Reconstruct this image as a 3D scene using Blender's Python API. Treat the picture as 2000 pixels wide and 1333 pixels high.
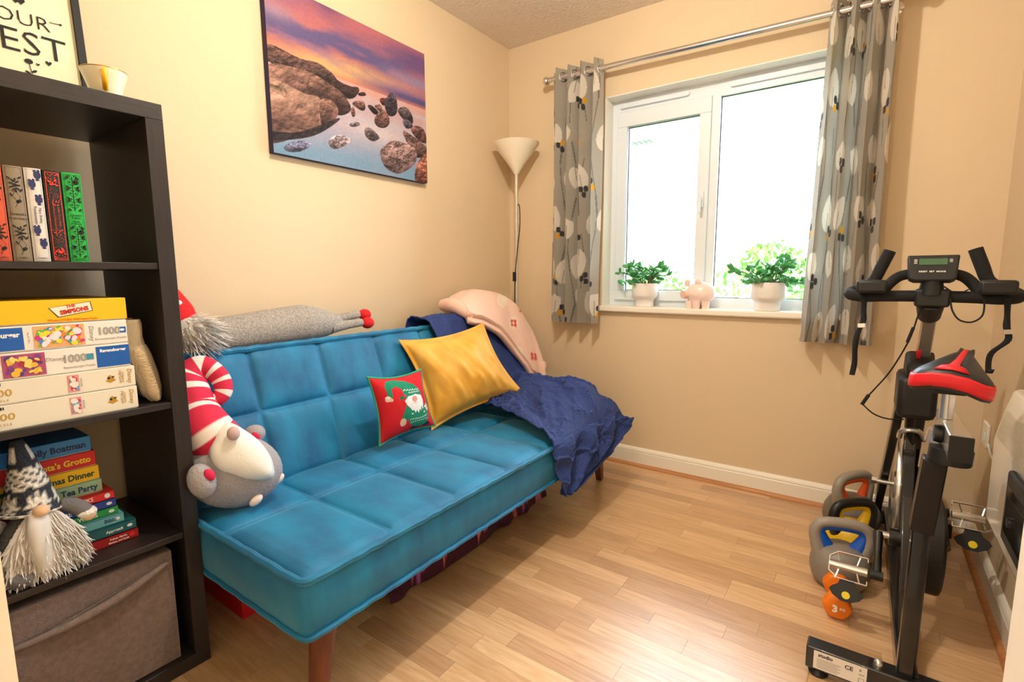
import bpy, bmesh, math, random
import numpy as np
from mathutils import Vector, Matrix
for o in list(bpy.data.objects): bpy.data.objects.remove(o)
SC = bpy.context.scene
COL = SC.collection
random.seed(7)
RNG = np.random.default_rng(7)
PI = math.pi
# ------------------------------------------------------------------ camera
CAM = Vector((1.86195, -2.61964, 1.05745)); YAW, PITCH, ROLL, FPX = 0.614702, 0.129849, -0.0048287, 988.15
cf = Vector((-math.sin(YAW)*math.cos(PITCH), math.cos(YAW)*math.cos(PITCH), -math.sin(PITCH)))
cr0 = Vector((math.cos(YAW), math.sin(YAW), 0)); cu0 = cr0.cross(cf)
cr = cr0*math.cos(ROLL)+cu0*math.sin(ROLL); cu = -cr0*math.sin(ROLL)+cu0*math.cos(ROLL)
cam = bpy.data.cameras.new('camera'); camo = bpy.data.objects.new('camera', cam); COL.objects.link(camo)
cam.sensor_width = 36; cam.lens = FPX/2000*36; cam.clip_start = .01
camo.matrix_world = Matrix(((cr.x, cu.x, -cf.x, CAM.x), (cr.y, cu.y, -cf.y, CAM.y), (cr.z, cu.z, -cf.z, CAM.z), (0, 0, 0, 1)))
SC.camera = camo
def at(px, py, ax, val):
    """world point on the plane x/y/z = val (ax 0/1/2) seen at a photograph pixel"""
    d = cf + cr*((px-1000)/FPX) - cu*((py-666.5)/FPX)
    return CAM + d*((val-CAM[ax])/d[ax])
# ------------------------------------------------------------------ world and light
SC.view_settings.view_transform = 'Standard'; SC.view_settings.look = 'None'; SC.view_settings.gamma = 1
SC.view_settings.use_curve_mapping = False
SC.view_settings.exposure = 0.42
W = bpy.data.worlds.new('overcast_sky'); SC.world = W; W.use_nodes = True
W.node_tree.nodes['Background'].inputs[0].default_value = (.74, .87, 1, 1)
W.node_tree.nodes['Background'].inputs[1].default_value = 15.0
def light(name, kind, loc, energy, color, size=.05, rot=None):
    l = bpy.data.lights.new(name, kind); l.energy = energy; l.color = color
    if kind == 'POINT': l.shadow_soft_size = size
    o = bpy.data.objects.new(name, l); o.location = loc
    if rot: o.rotation_euler = rot
    COL.objects.link(o); return o
light('ceiling_lamp_light', 'POINT', (1.12, -1.5, 2.2), 40, (1, .92, .79), .035)
light('hall_lamp_light', 'POINT', (1.5, -3.3, 1.85), 24, (1, .92, .8), .05)
pw = light('window_portal', 'AREA', (1.19, .17, 1.44), 1, (1, 1, 1), rot=(-PI/2, 0, 0))
pw.data.shape = 'RECTANGLE'; pw.data.size = 1.1; pw.data.size_y = 1.1; pw.data.cycles.is_portal = True
# ------------------------------------------------------------------ helpers
def lin(c):
    c = [x/255 for x in c]
    return tuple(x/12.92 if x <= .04045 else ((x+.055)/1.055)**2.4 for x in c)
MATS = {}
def mat(name, rgb=(200, 200, 200), rough=.5, metal=0, noise=None, bump=None, attr=False, sheen=0, coat=0, spec=.5, sheent=None, emis=0, vor=None):
    if name in MATS: return MATS[name]
    m = bpy.data.materials.new(name); m.use_nodes = True; nt = m.node_tree; b = nt.nodes['Principled BSDF']
    L = nt.links.new; c = lin(rgb)
    b.inputs['Base Color'].default_value = (*c, 1); b.inputs['Roughness'].default_value = rough; b.inputs['Metallic'].default_value = metal
    b.inputs['Sheen Weight'].default_value = sheen; b.inputs['Coat Weight'].default_value = coat; b.inputs['Specular IOR Level'].default_value = spec
    if sheent: b.inputs['Sheen Tint'].default_value = (*lin(sheent), 1)
    b.inputs['Sheen Roughness'].default_value = .35
    if emis: b.inputs['Emission Color'].default_value = (*c, 1); b.inputs['Emission Strength'].default_value = emis
    tc = nt.nodes.new('ShaderNodeTexCoord')
    src = None
    if attr:
        a = nt.nodes.new('ShaderNodeAttribute'); a.attribute_name = 'Col'; src = a.outputs['Color']; L(src, b.inputs['Base Color'])
    if noise:      # (scale, other colour, vector scale)
        n = nt.nodes.new('ShaderNodeTexNoise'); n.inputs['Scale'].default_value = noise[0]; n.inputs['Detail'].default_value = 5
        mp = nt.nodes.new('ShaderNodeMapping'); L(tc.outputs['Object'], mp.inputs[0]); L(mp.outputs[0], n.inputs[0])
        if len(noise) > 2: mp.inputs['Scale'].default_value = noise[2]
        r = nt.nodes.new('ShaderNodeValToRGB'); r.color_ramp.elements[0].position = .35; r.color_ramp.elements[1].position = .68
        L(n.outputs[0], r.inputs[0])
        mx = nt.nodes.new('ShaderNodeMix'); mx.data_type = 'RGBA'; L(r.outputs[0], mx.inputs[0])
        mx.inputs[6].default_value = (*c, 1); mx.inputs[7].default_value = (*lin(noise[1]), 1)
        if src: L(src, mx.inputs[6])
        L(mx.outputs[2], b.inputs['Base Color'])
    if bump:       # (scale, strength, vector scale)
        n = nt.nodes.new('ShaderNodeTexNoise'); n.inputs['Scale'].default_value = bump[0]; n.inputs['Detail'].default_value = 4
        mp = nt.nodes.new('ShaderNodeMapping'); L(tc.outputs['Object'], mp.inputs[0]); L(mp.outputs[0], n.inputs[0])
        if len(bump) > 2: mp.inputs['Scale'].default_value = bump[2]
        bm = nt.nodes.new('ShaderNodeBump'); bm.inputs['Strength'].default_value = bump[1]; bm.inputs['Distance'].default_value = .01
        L(n.outputs[0], bm.inputs['Height']); L(bm.outputs[0], b.inputs['Normal'])
    MATS[name] = m
    return m
WM = {}
def wm(o): return WM.get(o.name, Matrix())
def tag(o, label=None, cat=None, group=None, kind=None):
    if label: o['label'] = label
    if cat: o['category'] = cat
    if group: o['group'] = group
    if kind: o['kind'] = kind
    return o
def thing(name, loc, label, cat, group=None, rz=0):
    o = bpy.data.objects.new(name, None); COL.objects.link(o); o.location = loc; o.rotation_euler = (0, 0, rz); o.empty_display_size = .05
    WM[o.name] = Matrix.Translation(Vector(loc)) @ Matrix.Rotation(rz, 4, 'Z')
    return tag(o, label, cat, group)
def frames(pts, closed=False):
    n = len(pts); T = []
    for i in range(n):
        a = pts[(i-1) % n] if (closed or i > 0) else pts[i]; b = pts[(i+1) % n] if (closed or i < n-1) else pts[i]
        T.append((b-a).normalized())
    u = T[0].orthogonal().normalized(); U = []
    for i in range(n):
        u = (u - T[i]*u.dot(T[i]))
        u = u.normalized() if u.length > 1e-6 else T[i].orthogonal().normalized()
        U.append((u, T[i].cross(u)))
    return U
def catmull(P, k=6, closed=False):
    P = [Vector(p) for p in P]; n = len(P); out = []
    rng = range(n if closed else n-1)
    for i in rng:
        g = (lambda j: P[j % n]) if closed else (lambda j: P[max(0, min(n-1, j))])
        a, b, c, d = g(i-1), g(i), g(i+1), g(i+2)
        for s in range(k):
            t = s/k
            out.append(.5*((2*b)+(c-a)*t+(2*a-5*b+4*c-d)*t*t+(3*b-a-3*c+d)*t**3))
    if not closed: out.append(P[-1])
    return out
def lerpl(vals, n):
    m = len(vals); out = []
    for i in range(n):
        t = i/(n-1)*(m-1); j = min(int(t), m-2); out.append(vals[j]*(1-(t-j))+vals[j+1]*(t-j))
    return out
class MB:
    def __init__(s): s.v = []; s.f = []; s.c = None
    def add(s, v, f, M=None):
        o = len(s.v)
        s.v += [tuple(M @ Vector(p)) for p in v] if M is not None else [tuple(p) for p in v]
        s.f += [tuple(i+o for i in q) for q in f]; return s
    def box(s, x0, x1, y0, y1, z0, z1, M=None):
        return s.add([(x0,y0,z0),(x1,y0,z0),(x1,y1,z0),(x0,y1,z0),(x0,y0,z1),(x1,y0,z1),(x1,y1,z1),(x0,y1,z1)],
                     [(3,2,1,0),(4,5,6,7),(0,1,5,4),(1,2,6,5),(2,3,7,6),(3,0,4,7)], M)
    def bar(s, a, b, w, h, up=(0,0,1)):
        a, b = Vector(a), Vector(b); t = (b-a).normalized(); r = t.cross(Vector(up))
        if r.length < 1e-4: r = t.orthogonal()
        r.normalize(); u = r.cross(t); L = (b-a).length
        M = Matrix(((r.x, t.x, u.x, a.x), (r.y, t.y, u.y, a.y), (r.z, t.z, u.z, a.z), (0,0,0,1)))
        return s.box(-w/2, w/2, 0, L, -h/2, h/2, M)
    def tube(s, pts, r, seg=10, closed=False, cap=True, flat=1):
        pts = [Vector(p) for p in pts]; n = len(pts)
        R = lerpl(r, n) if isinstance(r, (list, tuple)) else [r]*n
        U = frames(pts, closed); v = []; f = []
        for i in range(n):
            for k in range(seg):
                a = 2*PI*k/seg; v.append(pts[i]+(U[i][0]*math.cos(a)*flat+U[i][1]*math.sin(a))*R[i])
        for i in range(n if closed else n-1):
            j = (i+1) % n
            for k in range(seg):
                k2 = (k+1) % seg; f.append((i*seg+k, i*seg+k2, j*seg+k2, j*seg+k))
        if cap and not closed:
            f.append(tuple(range(seg-1, -1, -1))); f.append(tuple((n-1)*seg+k for k in range(seg)))
        return s.add(v, f)
    def cyl(s, a, b, r0, r1=None, seg=16): return s.tube([a, b], [r0, r0 if r1 is None else r1], seg)
    def lathe(s, prof, M=None, seg=24, cap=True):
        v = []; f = []; n = len(prof)
        for r, z in prof:
            for k in range(seg): a = 2*PI*k/seg; v.append((r*math.cos(a), r*math.sin(a), z))
        for i in range(n-1):
            for k in range(seg): k2 = (k+1) % seg; f.append((i*seg+k, i*seg+k2, (i+1)*seg+k2, (i+1)*seg+k))
        if cap: f.append(tuple(range(seg-1, -1, -1))); f.append(tuple((n-1)*seg+k for k in range(seg)))
        if M is not None and not isinstance(M, Matrix): M = Matrix.Translation(Vector(M))
        return s.add(v, f, M)
    def ell(s, c, r, M=None, seg=20, rings=12, fn=None):
        v = []; f = []
        for i in range(rings+1):
            t = PI*(i+.001)/(rings+.002)
            for k in range(seg):
                a = 2*PI*k/seg; d = Vector((math.sin(t)*math.cos(a), math.sin(t)*math.sin(a), math.cos(t)))
                q = fn(d) if fn else 1
                v.append((d.x*r[0]*q, d.y*r[1]*q, d.z*r[2]*q))
        for i in range(rings):
            for k in range(seg): k2 = (k+1) % seg; f.append((i*seg+k, (i+1)*seg+k, (i+1)*seg+k2, i*seg+k2))
        f.append(tuple(range(seg))); f.append(tuple(rings*seg+k for k in range(seg-1, -1, -1)))
        T = Matrix.Translation(Vector(c))
        return s.add(v, f, T @ M.to_4x4() if M is not None else T)
    def prism(s, poly, d0, d1, M=None):
        n = len(poly); v = [(p[0], p[1], d0) for p in poly]+[(p[0], p[1], d1) for p in poly]
        return s.add(v, [tuple(range(n-1, -1, -1)), tuple(range(n, 2*n))]+[(i, (i+1) % n, (i+1) % n+n, i+n) for i in range(n)], M)
    def grid(s, P):          # P: numpy array (nv, nu, 3)
        nv, nu = P.shape[:2]; o = len(s.v); s.v += [tuple(p) for p in P.reshape(-1, 3).tolist()]
        s.f += [(o+i*nu+j, o+i*nu+j+1, o+(i+1)*nu+j+1, o+(i+1)*nu+j) for i in range(nv-1) for j in range(nu-1)]; return s
    def build(s, name, m, parent=None, sharp=40, bevel=0, solid=0, sub=0, cols=None, label=None):
        me = bpy.data.meshes.new(name); v = np.array(s.v, dtype=float)
        if parent is not None:
            A = np.array(wm(parent).inverted()); v = v @ A[:3, :3].T + A[:3, 3]
        me.from_pydata(v.tolist(), [], s.f); me.materials.append(m)
        if cols is not None:
            ca = me.color_attributes.new('Col', 'FLOAT_COLOR', 'POINT')
            cc = np.ones((len(v), 4)); cc[:, :3] = cols; ca.data.foreach_set('color', cc.astype(np.float32).ravel())
        me.validate()
        if sharp:
            me.polygons.foreach_set('use_smooth', [True]*len(me.polygons))
            if sharp < 180: me.set_sharp_from_angle(angle=math.radians(sharp))
        o = bpy.data.objects.new(name, me); COL.objects.link(o)
        if parent is not None: o.parent = parent; WM[o.name] = wm(parent)
        else: WM[o.name] = Matrix()
        if solid:
            q = o.modifiers.new('solid', 'SOLIDIFY'); q.thickness = solid; q.offset = 0
        if bevel:
            q = o.modifiers.new('bevel', 'BEVEL'); q.width = bevel; q.segments = 2; q.limit_method = 'ANGLE'; q.angle_limit = math.radians(40); q.harden_normals = False
        if sub:
            q = o.modifiers.new('sub', 'SUBSURF'); q.levels = sub; q.render_levels = sub
        if label: o['label'] = label
        return o
def bx(name, x0, x1, y0, y1, z0, z1, m, parent=None, bevel=0):
    return MB().box(x0, x1, y0, y1, z0, z1).build(name, m, parent, sharp=30, bevel=bevel)
def struct(o): o['kind'] = 'structure'; return o
def basis(o, ex, ey, ez=None):
    ex, ey = Vector(ex), Vector(ey); ez = ez or ex.cross(ey); ez = Vector(ez); o = Vector(o)
    return Matrix(((ex.x, ey.x, ez.x, o.x), (ex.y, ey.y, ez.y, o.y), (ex.z, ey.z, ez.z, o.z), (0,0,0,1)))
def shelf_plane(x, y, z): return basis((x, y, z), (0,1,0), (0,0,1))
def text(body, m, M, size, parent, name='lettering', align='CENTER', bold=0, sx=1, shear=0, tilt=0):
    cu_ = bpy.data.curves.new(name, 'FONT'); cu_.body = body; cu_.size = size; cu_.align_x = align; cu_.align_y = 'CENTER'
    cu_.offset = bold; cu_.shear = shear; cu_.resolution_u = 2; cu_.extrude = .00015
    t = bpy.data.objects.new(name, cu_); COL.objects.link(t)
    me = bpy.data.meshes.new_from_object(t); bpy.data.objects.remove(t)
    me.name = name; me.transform(wm(parent).inverted() @ M @ Matrix.Rotation(tilt, 4, 'Z') @ Matrix.Diagonal((sx, 1, 1, 1)))
    me.materials.clear(); me.materials.append(m)
    o = bpy.data.objects.new(name, me); COL.objects.link(o); o.parent = parent; WM[o.name] = wm(parent); return o
class Flat:
    """flat print: polygons, discs and strokes on one plane"""
    def __init__(s, M): s.M = M; s.b = MB(); s.h = 0
    def poly(s, p): s.b.add([(x, y, s.h) for x, y in p], [tuple(range(len(p)))], s.M); return s
    def rect(s, x0, x1, y0, y1): return s.poly([(x0,y0),(x1,y0),(x1,y1),(x0,y1)])
    def disc(s, x, y, r, n=14, ry=None, rot=0):
        ry = ry or r; c, d = math.cos(rot), math.sin(rot); q = []
        for k in range(n): a = 2*PI*k/n; X, Y = r*math.cos(a), ry*math.sin(a); q.append((x+X*c-Y*d, y+X*d+Y*c))
        return s.poly(q)
    def stroke(s, pts, w):
        for (x0, y0), (x1, y1) in zip(pts, pts[1:]):
            L = math.hypot(x1-x0, y1-y0) or 1; nx, ny = -(y1-y0)/L*w/2, (x1-x0)/L*w/2
            s.poly([(x0-nx,y0-ny),(x1-nx,y1-ny),(x1+nx,y1+ny),(x0+nx,y0+ny)])
        return s
    def frame(s, x0, x1, y0, y1, w):
        return s.rect(x0,x1,y0,y0+w).rect(x0,x1,y1-w,y1).rect(x0,x0+w,y0+w,y1-w).rect(x1-w,x1,y0+w,y1-w)
    def build(s, name, m, parent): return s.b.build(name, m, parent, sharp=0)
def vnoise(x, y, seed=0):
    r = np.random.default_rng(seed); T = r.random((64, 64)); xi = np.floor(x).astype(int); yi = np.floor(y).astype(int)
    fx = x-xi; fy = y-yi; fx = fx*fx*(3-2*fx); fy = fy*fy*(3-2*fy)
    g = lambda a, b: T[a % 64, b % 64]
    return (g(xi,yi)*(1-fx)+g(xi+1,yi)*fx)*(1-fy)+(g(xi,yi+1)*(1-fx)+g(xi+1,yi+1)*fx)*fy
def fbm(x, y, seed=0, oc=5):
    t = 0; a = .5; q = 0
    for k in range(oc): t = t+a*vnoise(x*2**k, y*2**k, seed+k); q += a; a *= .5
    return t/q
def inpoly(x, y, P):
    c = np.zeros(x.shape, bool); n = len(P)
    for i in range(n):
        x0, y0 = P[i]; x1, y1 = P[(i+1) % n]
        if y0 == y1: continue
        c ^= ((y0 > y) != (y1 > y)) & (x < (x1-x0)*(y-y0)/(y1-y0)+x0)
    return c
def LC(*c): return np.array(lin(c))
# ================================================================== the setting
WX, H, FY = 2.253, 2.389, -2.565      # room width, ceiling height, front wall
M_wall = mat('wall_paint', (218, 196, 163), .75, bump=(220, .08))
M_ceil = mat('ceiling_texture', (228, 214, 200), .85, bump=(70, .9))
M_white = mat('white_gloss_paint', (240, 233, 220), .35)
M_upvc = mat('white_upvc', (222, 230, 238), .3)
struct(bx('wall_left', -.1, 0, FY-.1, .13, 0, H, M_wall))
struct(bx('wall_right', WX, WX+.1, FY-.1, .13, 0, H, M_wall))
WL, WR, WB, WT = .633, 1.76, .865, 1.995           # window opening
b = MB(); b.box(0, WL, 0, .25, 0, H); b.box(WR, WX, 0, .25, 0, H); b.box(WL, WR, 0, .25, 0, WB); b.box(WL, WR, 0, .25, WT, H)
struct(b.build('wall_back', M_wall, sharp=30))
M_rev = mat('reveal_white', (240, 238, 230), .6)
b = MB(); b.box(WL, WL+.004, -.001, .1, WB, WT); b.box(WR-.004, WR, -.001, .1, WB, WT); b.box(WL, WR, -.001, .1, WT-.004, WT)
tr = struct(b.build('trim_1', M_rev, sharp=30)); tr['label'] = 'white painted window reveal'
DX0, DX1, DH = 1.335, 2.1, 2.0
b = MB(); b.box(0, DX0-.012, FY-.1, FY, 0, H); b.box(DX1+.012, WX, FY-.1, FY, 0, H); b.box(DX0-.012, DX1+.012, FY-.1, FY, DH+.012, H)
struct(b.build('wall_front', M_wall, sharp=30))
b = MB(); b.box(DX0-.012, DX0, FY-.11, FY+.004, 0, DH); b.box(DX1, DX1+.012, FY-.11, FY+.004, 0, DH); b.box(DX0-.012, DX1+.012, FY-.11, FY+.004, DH, DH+.012)
b.box(DX0-.075, DX0-.006, FY, FY+.016, 0, DH+.06); b.box(DX1+.006, DX1+.075, FY, FY+.016, 0, DH+.06); b.box(DX0-.075, DX1+.075, FY, FY+.016, DH+.006, DH+.07)
tr = struct(b.build('trim_2', M_white, sharp=30)); tr['label'] = 'white door lining and architrave'
struct(bx('ceiling', -.1, WX+.1, FY-.1, .13, H, H+.1, M_ceil))
# hall behind the doorway
b = MB(); b.box(.5, .6, -4.1, FY-.1, 0, H); b.box(2.9, 3.0, -4.1, FY-.1, 0, H); b.box(.5, 3, -4.2, -4.1, 0, H); b.box(.5, 3, -4.2, FY-.1, H, H+.1)
struct(b.build('wall_hall', M_wall, sharp=30))
struct(bx('floor_hall', .5, 3, -4.2, FY-.1, -.05, 0, mat('hall_carpet', (150, 130, 110), .95)))
# floor of laminate strips
M_base = mat('floor_underlay', (120, 85, 50), .8)
floor = struct(bx('floor', -.1, WX+.1, FY-.1, .1, -.06, -.009, M_base))
def wood_floor():
    m = bpy.data.materials.new('beech_laminate'); m.use_nodes = True; nt = m.node_tree; b = nt.nodes['Principled BSDF']; L = nt.links.new
    tc = nt.nodes.new('ShaderNodeTexCoord'); oi = nt.nodes.new('ShaderNodeObjectInfo')
    mu = nt.nodes.new('ShaderNodeMath'); mu.operation = 'MULTIPLY'; mu.inputs[1].default_value = 37; L(oi.outputs['Random'], mu.inputs[0])
    cb = nt.nodes.new('ShaderNodeCombineXYZ'); L(mu.outputs[0], cb.inputs[0]); L(mu.outputs[0], cb.inputs[1])
    ad = nt.nodes.new('ShaderNodeVectorMath'); L(tc.outputs['Object'], ad.inputs[0]); L(cb.outputs[0], ad.inputs[1])
    mp = nt.nodes.new('ShaderNodeMapping'); mp.inputs['Scale'].default_value = (2.2, 26, 1); L(ad.outputs[0], mp.inputs[0])
    n = nt.nodes.new('ShaderNodeTexNoise'); n.inputs['Scale'].default_value = 3; n.inputs['Detail'].default_value = 6; n.inputs['Distortion'].default_value = .8; L(mp.outputs[0], n.inputs[0])
    r = nt.nodes.new('ShaderNodeValToRGB'); r.color_ramp.elements[0].position = .3; r.color_ramp.elements[0].color = (*lin((208, 172, 128)), 1)
    r.color_ramp.elements[1].position = .72; r.color_ramp.elements[1].color = (*lin((234, 208, 172)), 1); L(n.outputs[0], r.inputs[0])
    r2 = nt.nodes.new('ShaderNodeValToRGB'); r2.color_ramp.elements[0].color = (*lin((214, 196, 184)), 1); r2.color_ramp.elements[1].color = (*lin((255, 247, 238)), 1)
    e = r2.color_ramp.elements.new(.5); e.color = (*lin((240, 226, 212)), 1); L(oi.outputs['Random'], r2.inputs[0])
    mx = nt.nodes.new('ShaderNodeMix'); mx.data_type = 'RGBA'; mx.blend_type = 'MULTIPLY'; mx.inputs[0].default_value = 1
    L(r.outputs[0], mx.inputs[6]); L(r2.outputs[0], mx.inputs[7]); L(mx.outputs[2], b.inputs['Base Color'])
    b.inputs['Roughness'].default_value = .38; b.inputs['Coat Weight'].default_value = 1; b.inputs['Coat IOR'].default_value = 1.6; b.inputs['Coat Roughness'].default_value = .3
    return m
M_floor = wood_floor(); PWID = .0645
PLM = {}
def plank_mesh(L):
    if L not in PLM:
        o = MB().box(0, L-.0006, 0, PWID-.0005, -.009, 0).build('plank', M_floor, sharp=30); PLM[L] = o.data; bpy.data.objects.remove(o)
    return PLM[L]
row = 0; y = 0.0; random.seed(3)
while y > FY-.1:
    y -= PWID; x = -.1+random.choice((0, -.12, -.2, -.27))
    x = max(x, -.1)
    first = random.choice((.18, .26, .34, .42))
    while x < WX+.04:
        L = first if first else random.choice((.34, .38, .42, .46, .5)); first = 0
        if x+L > WX+.1: L = round(WX+.1-x, 2)
        if L < .05: break
        o = bpy.data.objects.new('plank', plank_mesh(L)); COL.objects.link(o); o.location = (x, y, 0); o.parent = floor; x += L
    row += 1
# skirting boards and beading
def skirt_profile(): return [(0, 0), (.014, 0), (.014, .07), (.011, .074), (.014, .078), (.012, .088), (.005, .096), (0, .098)]
b = MB(); b.prism(skirt_profile(), 0, WX, basis((0, 0, .006), (0, -1, 0), (0, 0, 1), (1, 0, 0))); struct(b.build('baseboard_back', M_white, sharp=30))
b = MB(); b.prism(skirt_profile(), FY, 0, basis((WX, 0, .006), (-1, 0, 0), (0, 0, 1), (0, 1, 0))); struct(b.build('baseboard_right', M_white, sharp=30))
b = MB(); b.prism(skirt_profile(), FY, 0, basis((0, 0, .006), (1, 0, 0), (0, 0, 1), (0, 1, 0))); struct(b.build('baseboard_left', M_white, sharp=30))
M_bead = mat('beech_beading', (196, 138, 86), .45, noise=(6, (172, 112, 66), (1, 20, 20)))
q = [(0, 0), (.016, 0), (.015, .008), (.009, .015), (0, .017)]
b = MB(); b.prism(q, 0, WX, basis((0, -.014, 0), (0, -1, 0), (0, 0, 1), (1, 0, 0))); struct(b.build('trim_3', M_bead, sharp=50))['label'] = 'wooden floor beading under the window wall'
b = MB(); b.prism(q, FY, 0, basis((WX-.014, 0, 0), (-1, 0, 0), (0, 0, 1), (0, 1, 0))); struct(b.build('trim_4', M_bead, sharp=50))['label'] = 'wooden floor beading along the right wall'
# open door on the right
door = bpy.data.objects.new('door_1', None); COL.objects.link(door); door.location = (2.098, FY+.02, 0); door.rotation_euler = (0, 0, math.radians(5.2)); struct(door)
WM['door_1'] = Matrix.Translation((2.098, FY+.02, 0)) @ Matrix.Rotation(math.radians(5.2), 4, 'Z')
DM = WM['door_1']
b = MB(); b.box(0, .036, 0, .745, .008, 1.985, DM); b.build('leaf', M_white, door, sharp=30, bevel=.002)
M_chrome = mat('chrome', (225, 225, 228), .16, 1)
# window
win = bpy.data.objects.new('window_1', None); COL.objects.link(win); win.location = (1.19, .13, WB); struct(win); WM['window_1'] = Matrix.Translation((1.19, .13, WB))
fy0, fy1 = .095, .165; zb = .885
def ring(b, x0, x1, y0, y1, z0, z1, wl, wr, wb, wt):
    b.box(x0, x1, y0, y1, z0, z0+wb); b.box(x0, x1, y0, y1, z1-wt, z1); b.box(x0, x0+wl, y0, y1, z0+wb, z1-wt); b.box(x1-wr, x1, y0, y1, z0+wb, z1-wt); return b
b = ring(MB(), WL+.004, WR-.004, fy0, fy1, zb, WT-.004, .046, .046, .05, .071); b.box(1.15, 1.2, fy0, fy1, zb+.05, WT-.075); b.build('window_frame', M_upvc, win, sharp=30)
sx0, sx1, sz0, sz1 = WL+.038, 1.162, zb+.03, WT-.068
sash = ring(MB(), sx0, sx1, fy0-.016, fy0-.001, sz0, sz1, .055, .055, .055, .078).build('sash', M_upvc, win, sharp=30, bevel=.003)
b = ring(MB(), sx0+.03, sx1-.03, fy0-.012, fy1-.02, sz0+.03, sz1-.053, .025, .025, .025, .025); b.build('glazing_bead', M_upvc, sash, sharp=30)
M_gask = mat('gasket', (70, 75, 80), .6)
def gask(x0, x1, z0, z1, yy, par):
    b = MB(); w = .004
    b.box(x0, x1, yy, yy+.004, z0, z0+w); b.box(x0, x1, yy, yy+.004, z1-w, z1); b.box(x0, x0+w, yy, yy+.004, z0, z1); b.box(x1-w, x1, yy, yy+.004, z0, z1); b.build('gasket', M_gask, par, sharp=30)
gask(sx0+.055, sx1-.055, sz0+.055, sz1-.078, fy0+.01, sash); gask(1.2, WR-.05, zb+.05, WT-.075, fy0+.02, win)
mg = bpy.data.materials.new('window_glass'); mg.use_nodes = True; nt = mg.node_tree; nt.nodes.remove(nt.nodes['Principled BSDF'])
tb = nt.nodes.new('ShaderNodeBsdfTransparent'); gb = nt.nodes.new('ShaderNodeBsdfGlossy'); gb.inputs['Roughness'].default_value = .02; ms = nt.nodes.new('ShaderNodeMixShader'); fr = nt.nodes.new('ShaderNodeFresnel'); fr.inputs[0].default_value = 1.35
nt.links.new(fr.outputs[0], ms.inputs[0]); nt.links.new(tb.outputs[0], ms.inputs[1]); nt.links.new(gb.outputs[0], ms.inputs[2]); nt.links.new(ms.outputs[0], nt.nodes['Material Output'].inputs[0])
bx('pane', sx0+.05, sx1-.05, .13, .134, sz0+.05, sz1-.073, mg, sash); bx('pane', 1.195, WR-.045, .13, .134, zb+.045, WT-.07, mg, win)
def pill(x0, x1, z, h, y0, y1):
    P = [];
    for k in range(9): a = -PI/2+PI*k/8; P.append((x1-h/2+math.cos(a)*h/2, z+math.sin(a)*h/2))
    for k in range(9): a = PI/2+PI*k/8; P.append((x0+h/2+math.cos(a)*h/2, z+math.sin(a)*h/2))
    return MB().prism(P, 0, y1-y0, basis((0, y1, 0), (1, 0, 0), (0, 0, 1), (0, -1, 0)))
pill(.68, 1.05, WT-.035, .024, .078, .097).build('trickle_vent', M_upvc, win, sharp=30); pill(1.24, 1.70, WT-.035, .024, .078, .097).build('trickle_vent', M_upvc, win, sharp=30)
b = MB(); b.box(1.123, 1.145, .066, .079, 1.39, 1.47); b.box(1.127, 1.141, .05, .067, 1.42, 1.44); b.box(1.128, 1.14, .04, .051, 1.36, 1.44); b.build('window_handle', M_upvc, sash, sharp=30, bevel=.003)
sill = bx('window_sill', WL-.03, WR+.03, -.032, 0, .853, .885, M_white, win, .008); bx('window_sill', WL, WR, -.001, .1, .853, .885, M_white, win)
# ------------------------------------------------------------------ outside
struct(bx('ground_lawn', -30, 30, 1, 40, -2.7, -2.6, mat('lawn', (110, 140, 70), .9, noise=(3, (80, 110, 50)))))
def leafcloud(name, centres, n, m, parent, s=.09):
    b = MB(); r = np.random.default_rng(len(name)+n)
    for i in range(n):
        c = centres[i % len(centres)]; d = r.normal(size=3); d /= np.linalg.norm(d); R = c[3]*(.55+.45*r.random()**.5)
        p = Vector((c[0]+d[0]*R, c[1]+d[1]*R, c[2]+d[2]*R*.8)); a = Vector(r.normal(size=3)).normalized(); u = a.orthogonal().normalized(); w = s*(.6+.8*r.random())
        b.add([p-a*w, p+u*w*.45, p+a*w, p-u*w*.45], [(0, 1, 2, 3)])
    o = b.build(name, m, parent, sharp=0); o['kind'] = 'stuff'; return o
M_leafo = mat('garden_leaf', (70, 118, 40), .6, noise=(2, (120, 165, 70))); M_bark = mat('bark', (95, 75, 55), .9)
for nm, lab, (tx, ty), tops in (('garden_tree', 'tall pale green garden tree seen through the right window pane', (.6, 7.5), [(.1, 7.4, .5, 1.0), (1.1, 7.5, .4, 1.1), (.45, 7.3, 1.2, .55), (1.5, 7.6, 1.1, .6), (.6, 7.3, -.5, 1.3)]),
                                ('garden_tree', 'lower sunlit garden tree seen through the left window pane', (-2.2, 8), [(-2.0, 8, .5, .9), (-2.7, 8.1, .3, .9), (-2.2, 8, -.4, 1.1)])):
    t = thing(nm, (tx, ty, -2.6), lab, 'tree')
    leafcloud('foliage', tops, 2600, M_leafo, t); MB().tube(catmull([(tx, ty, -2.6), (tx+.05, ty, -1), (tx, ty, .6)], 4), [.16, .1, .05], 8).build('trunk', M_bark, t)
t = thing('neighbouring_house', (-6, 11, -2.6), 'corner of a neighbouring house roof with dark vented eaves, top of left pane', 'house')
ea, eb = at(1225, 246, 1, 10), at(1292, 276, 1, 10)
bx('wall', -12, eb.x-.75, 10, 10.3, -2.6, eb.z+.1, mat('render_pale', (225, 222, 215), .9), t)
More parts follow.
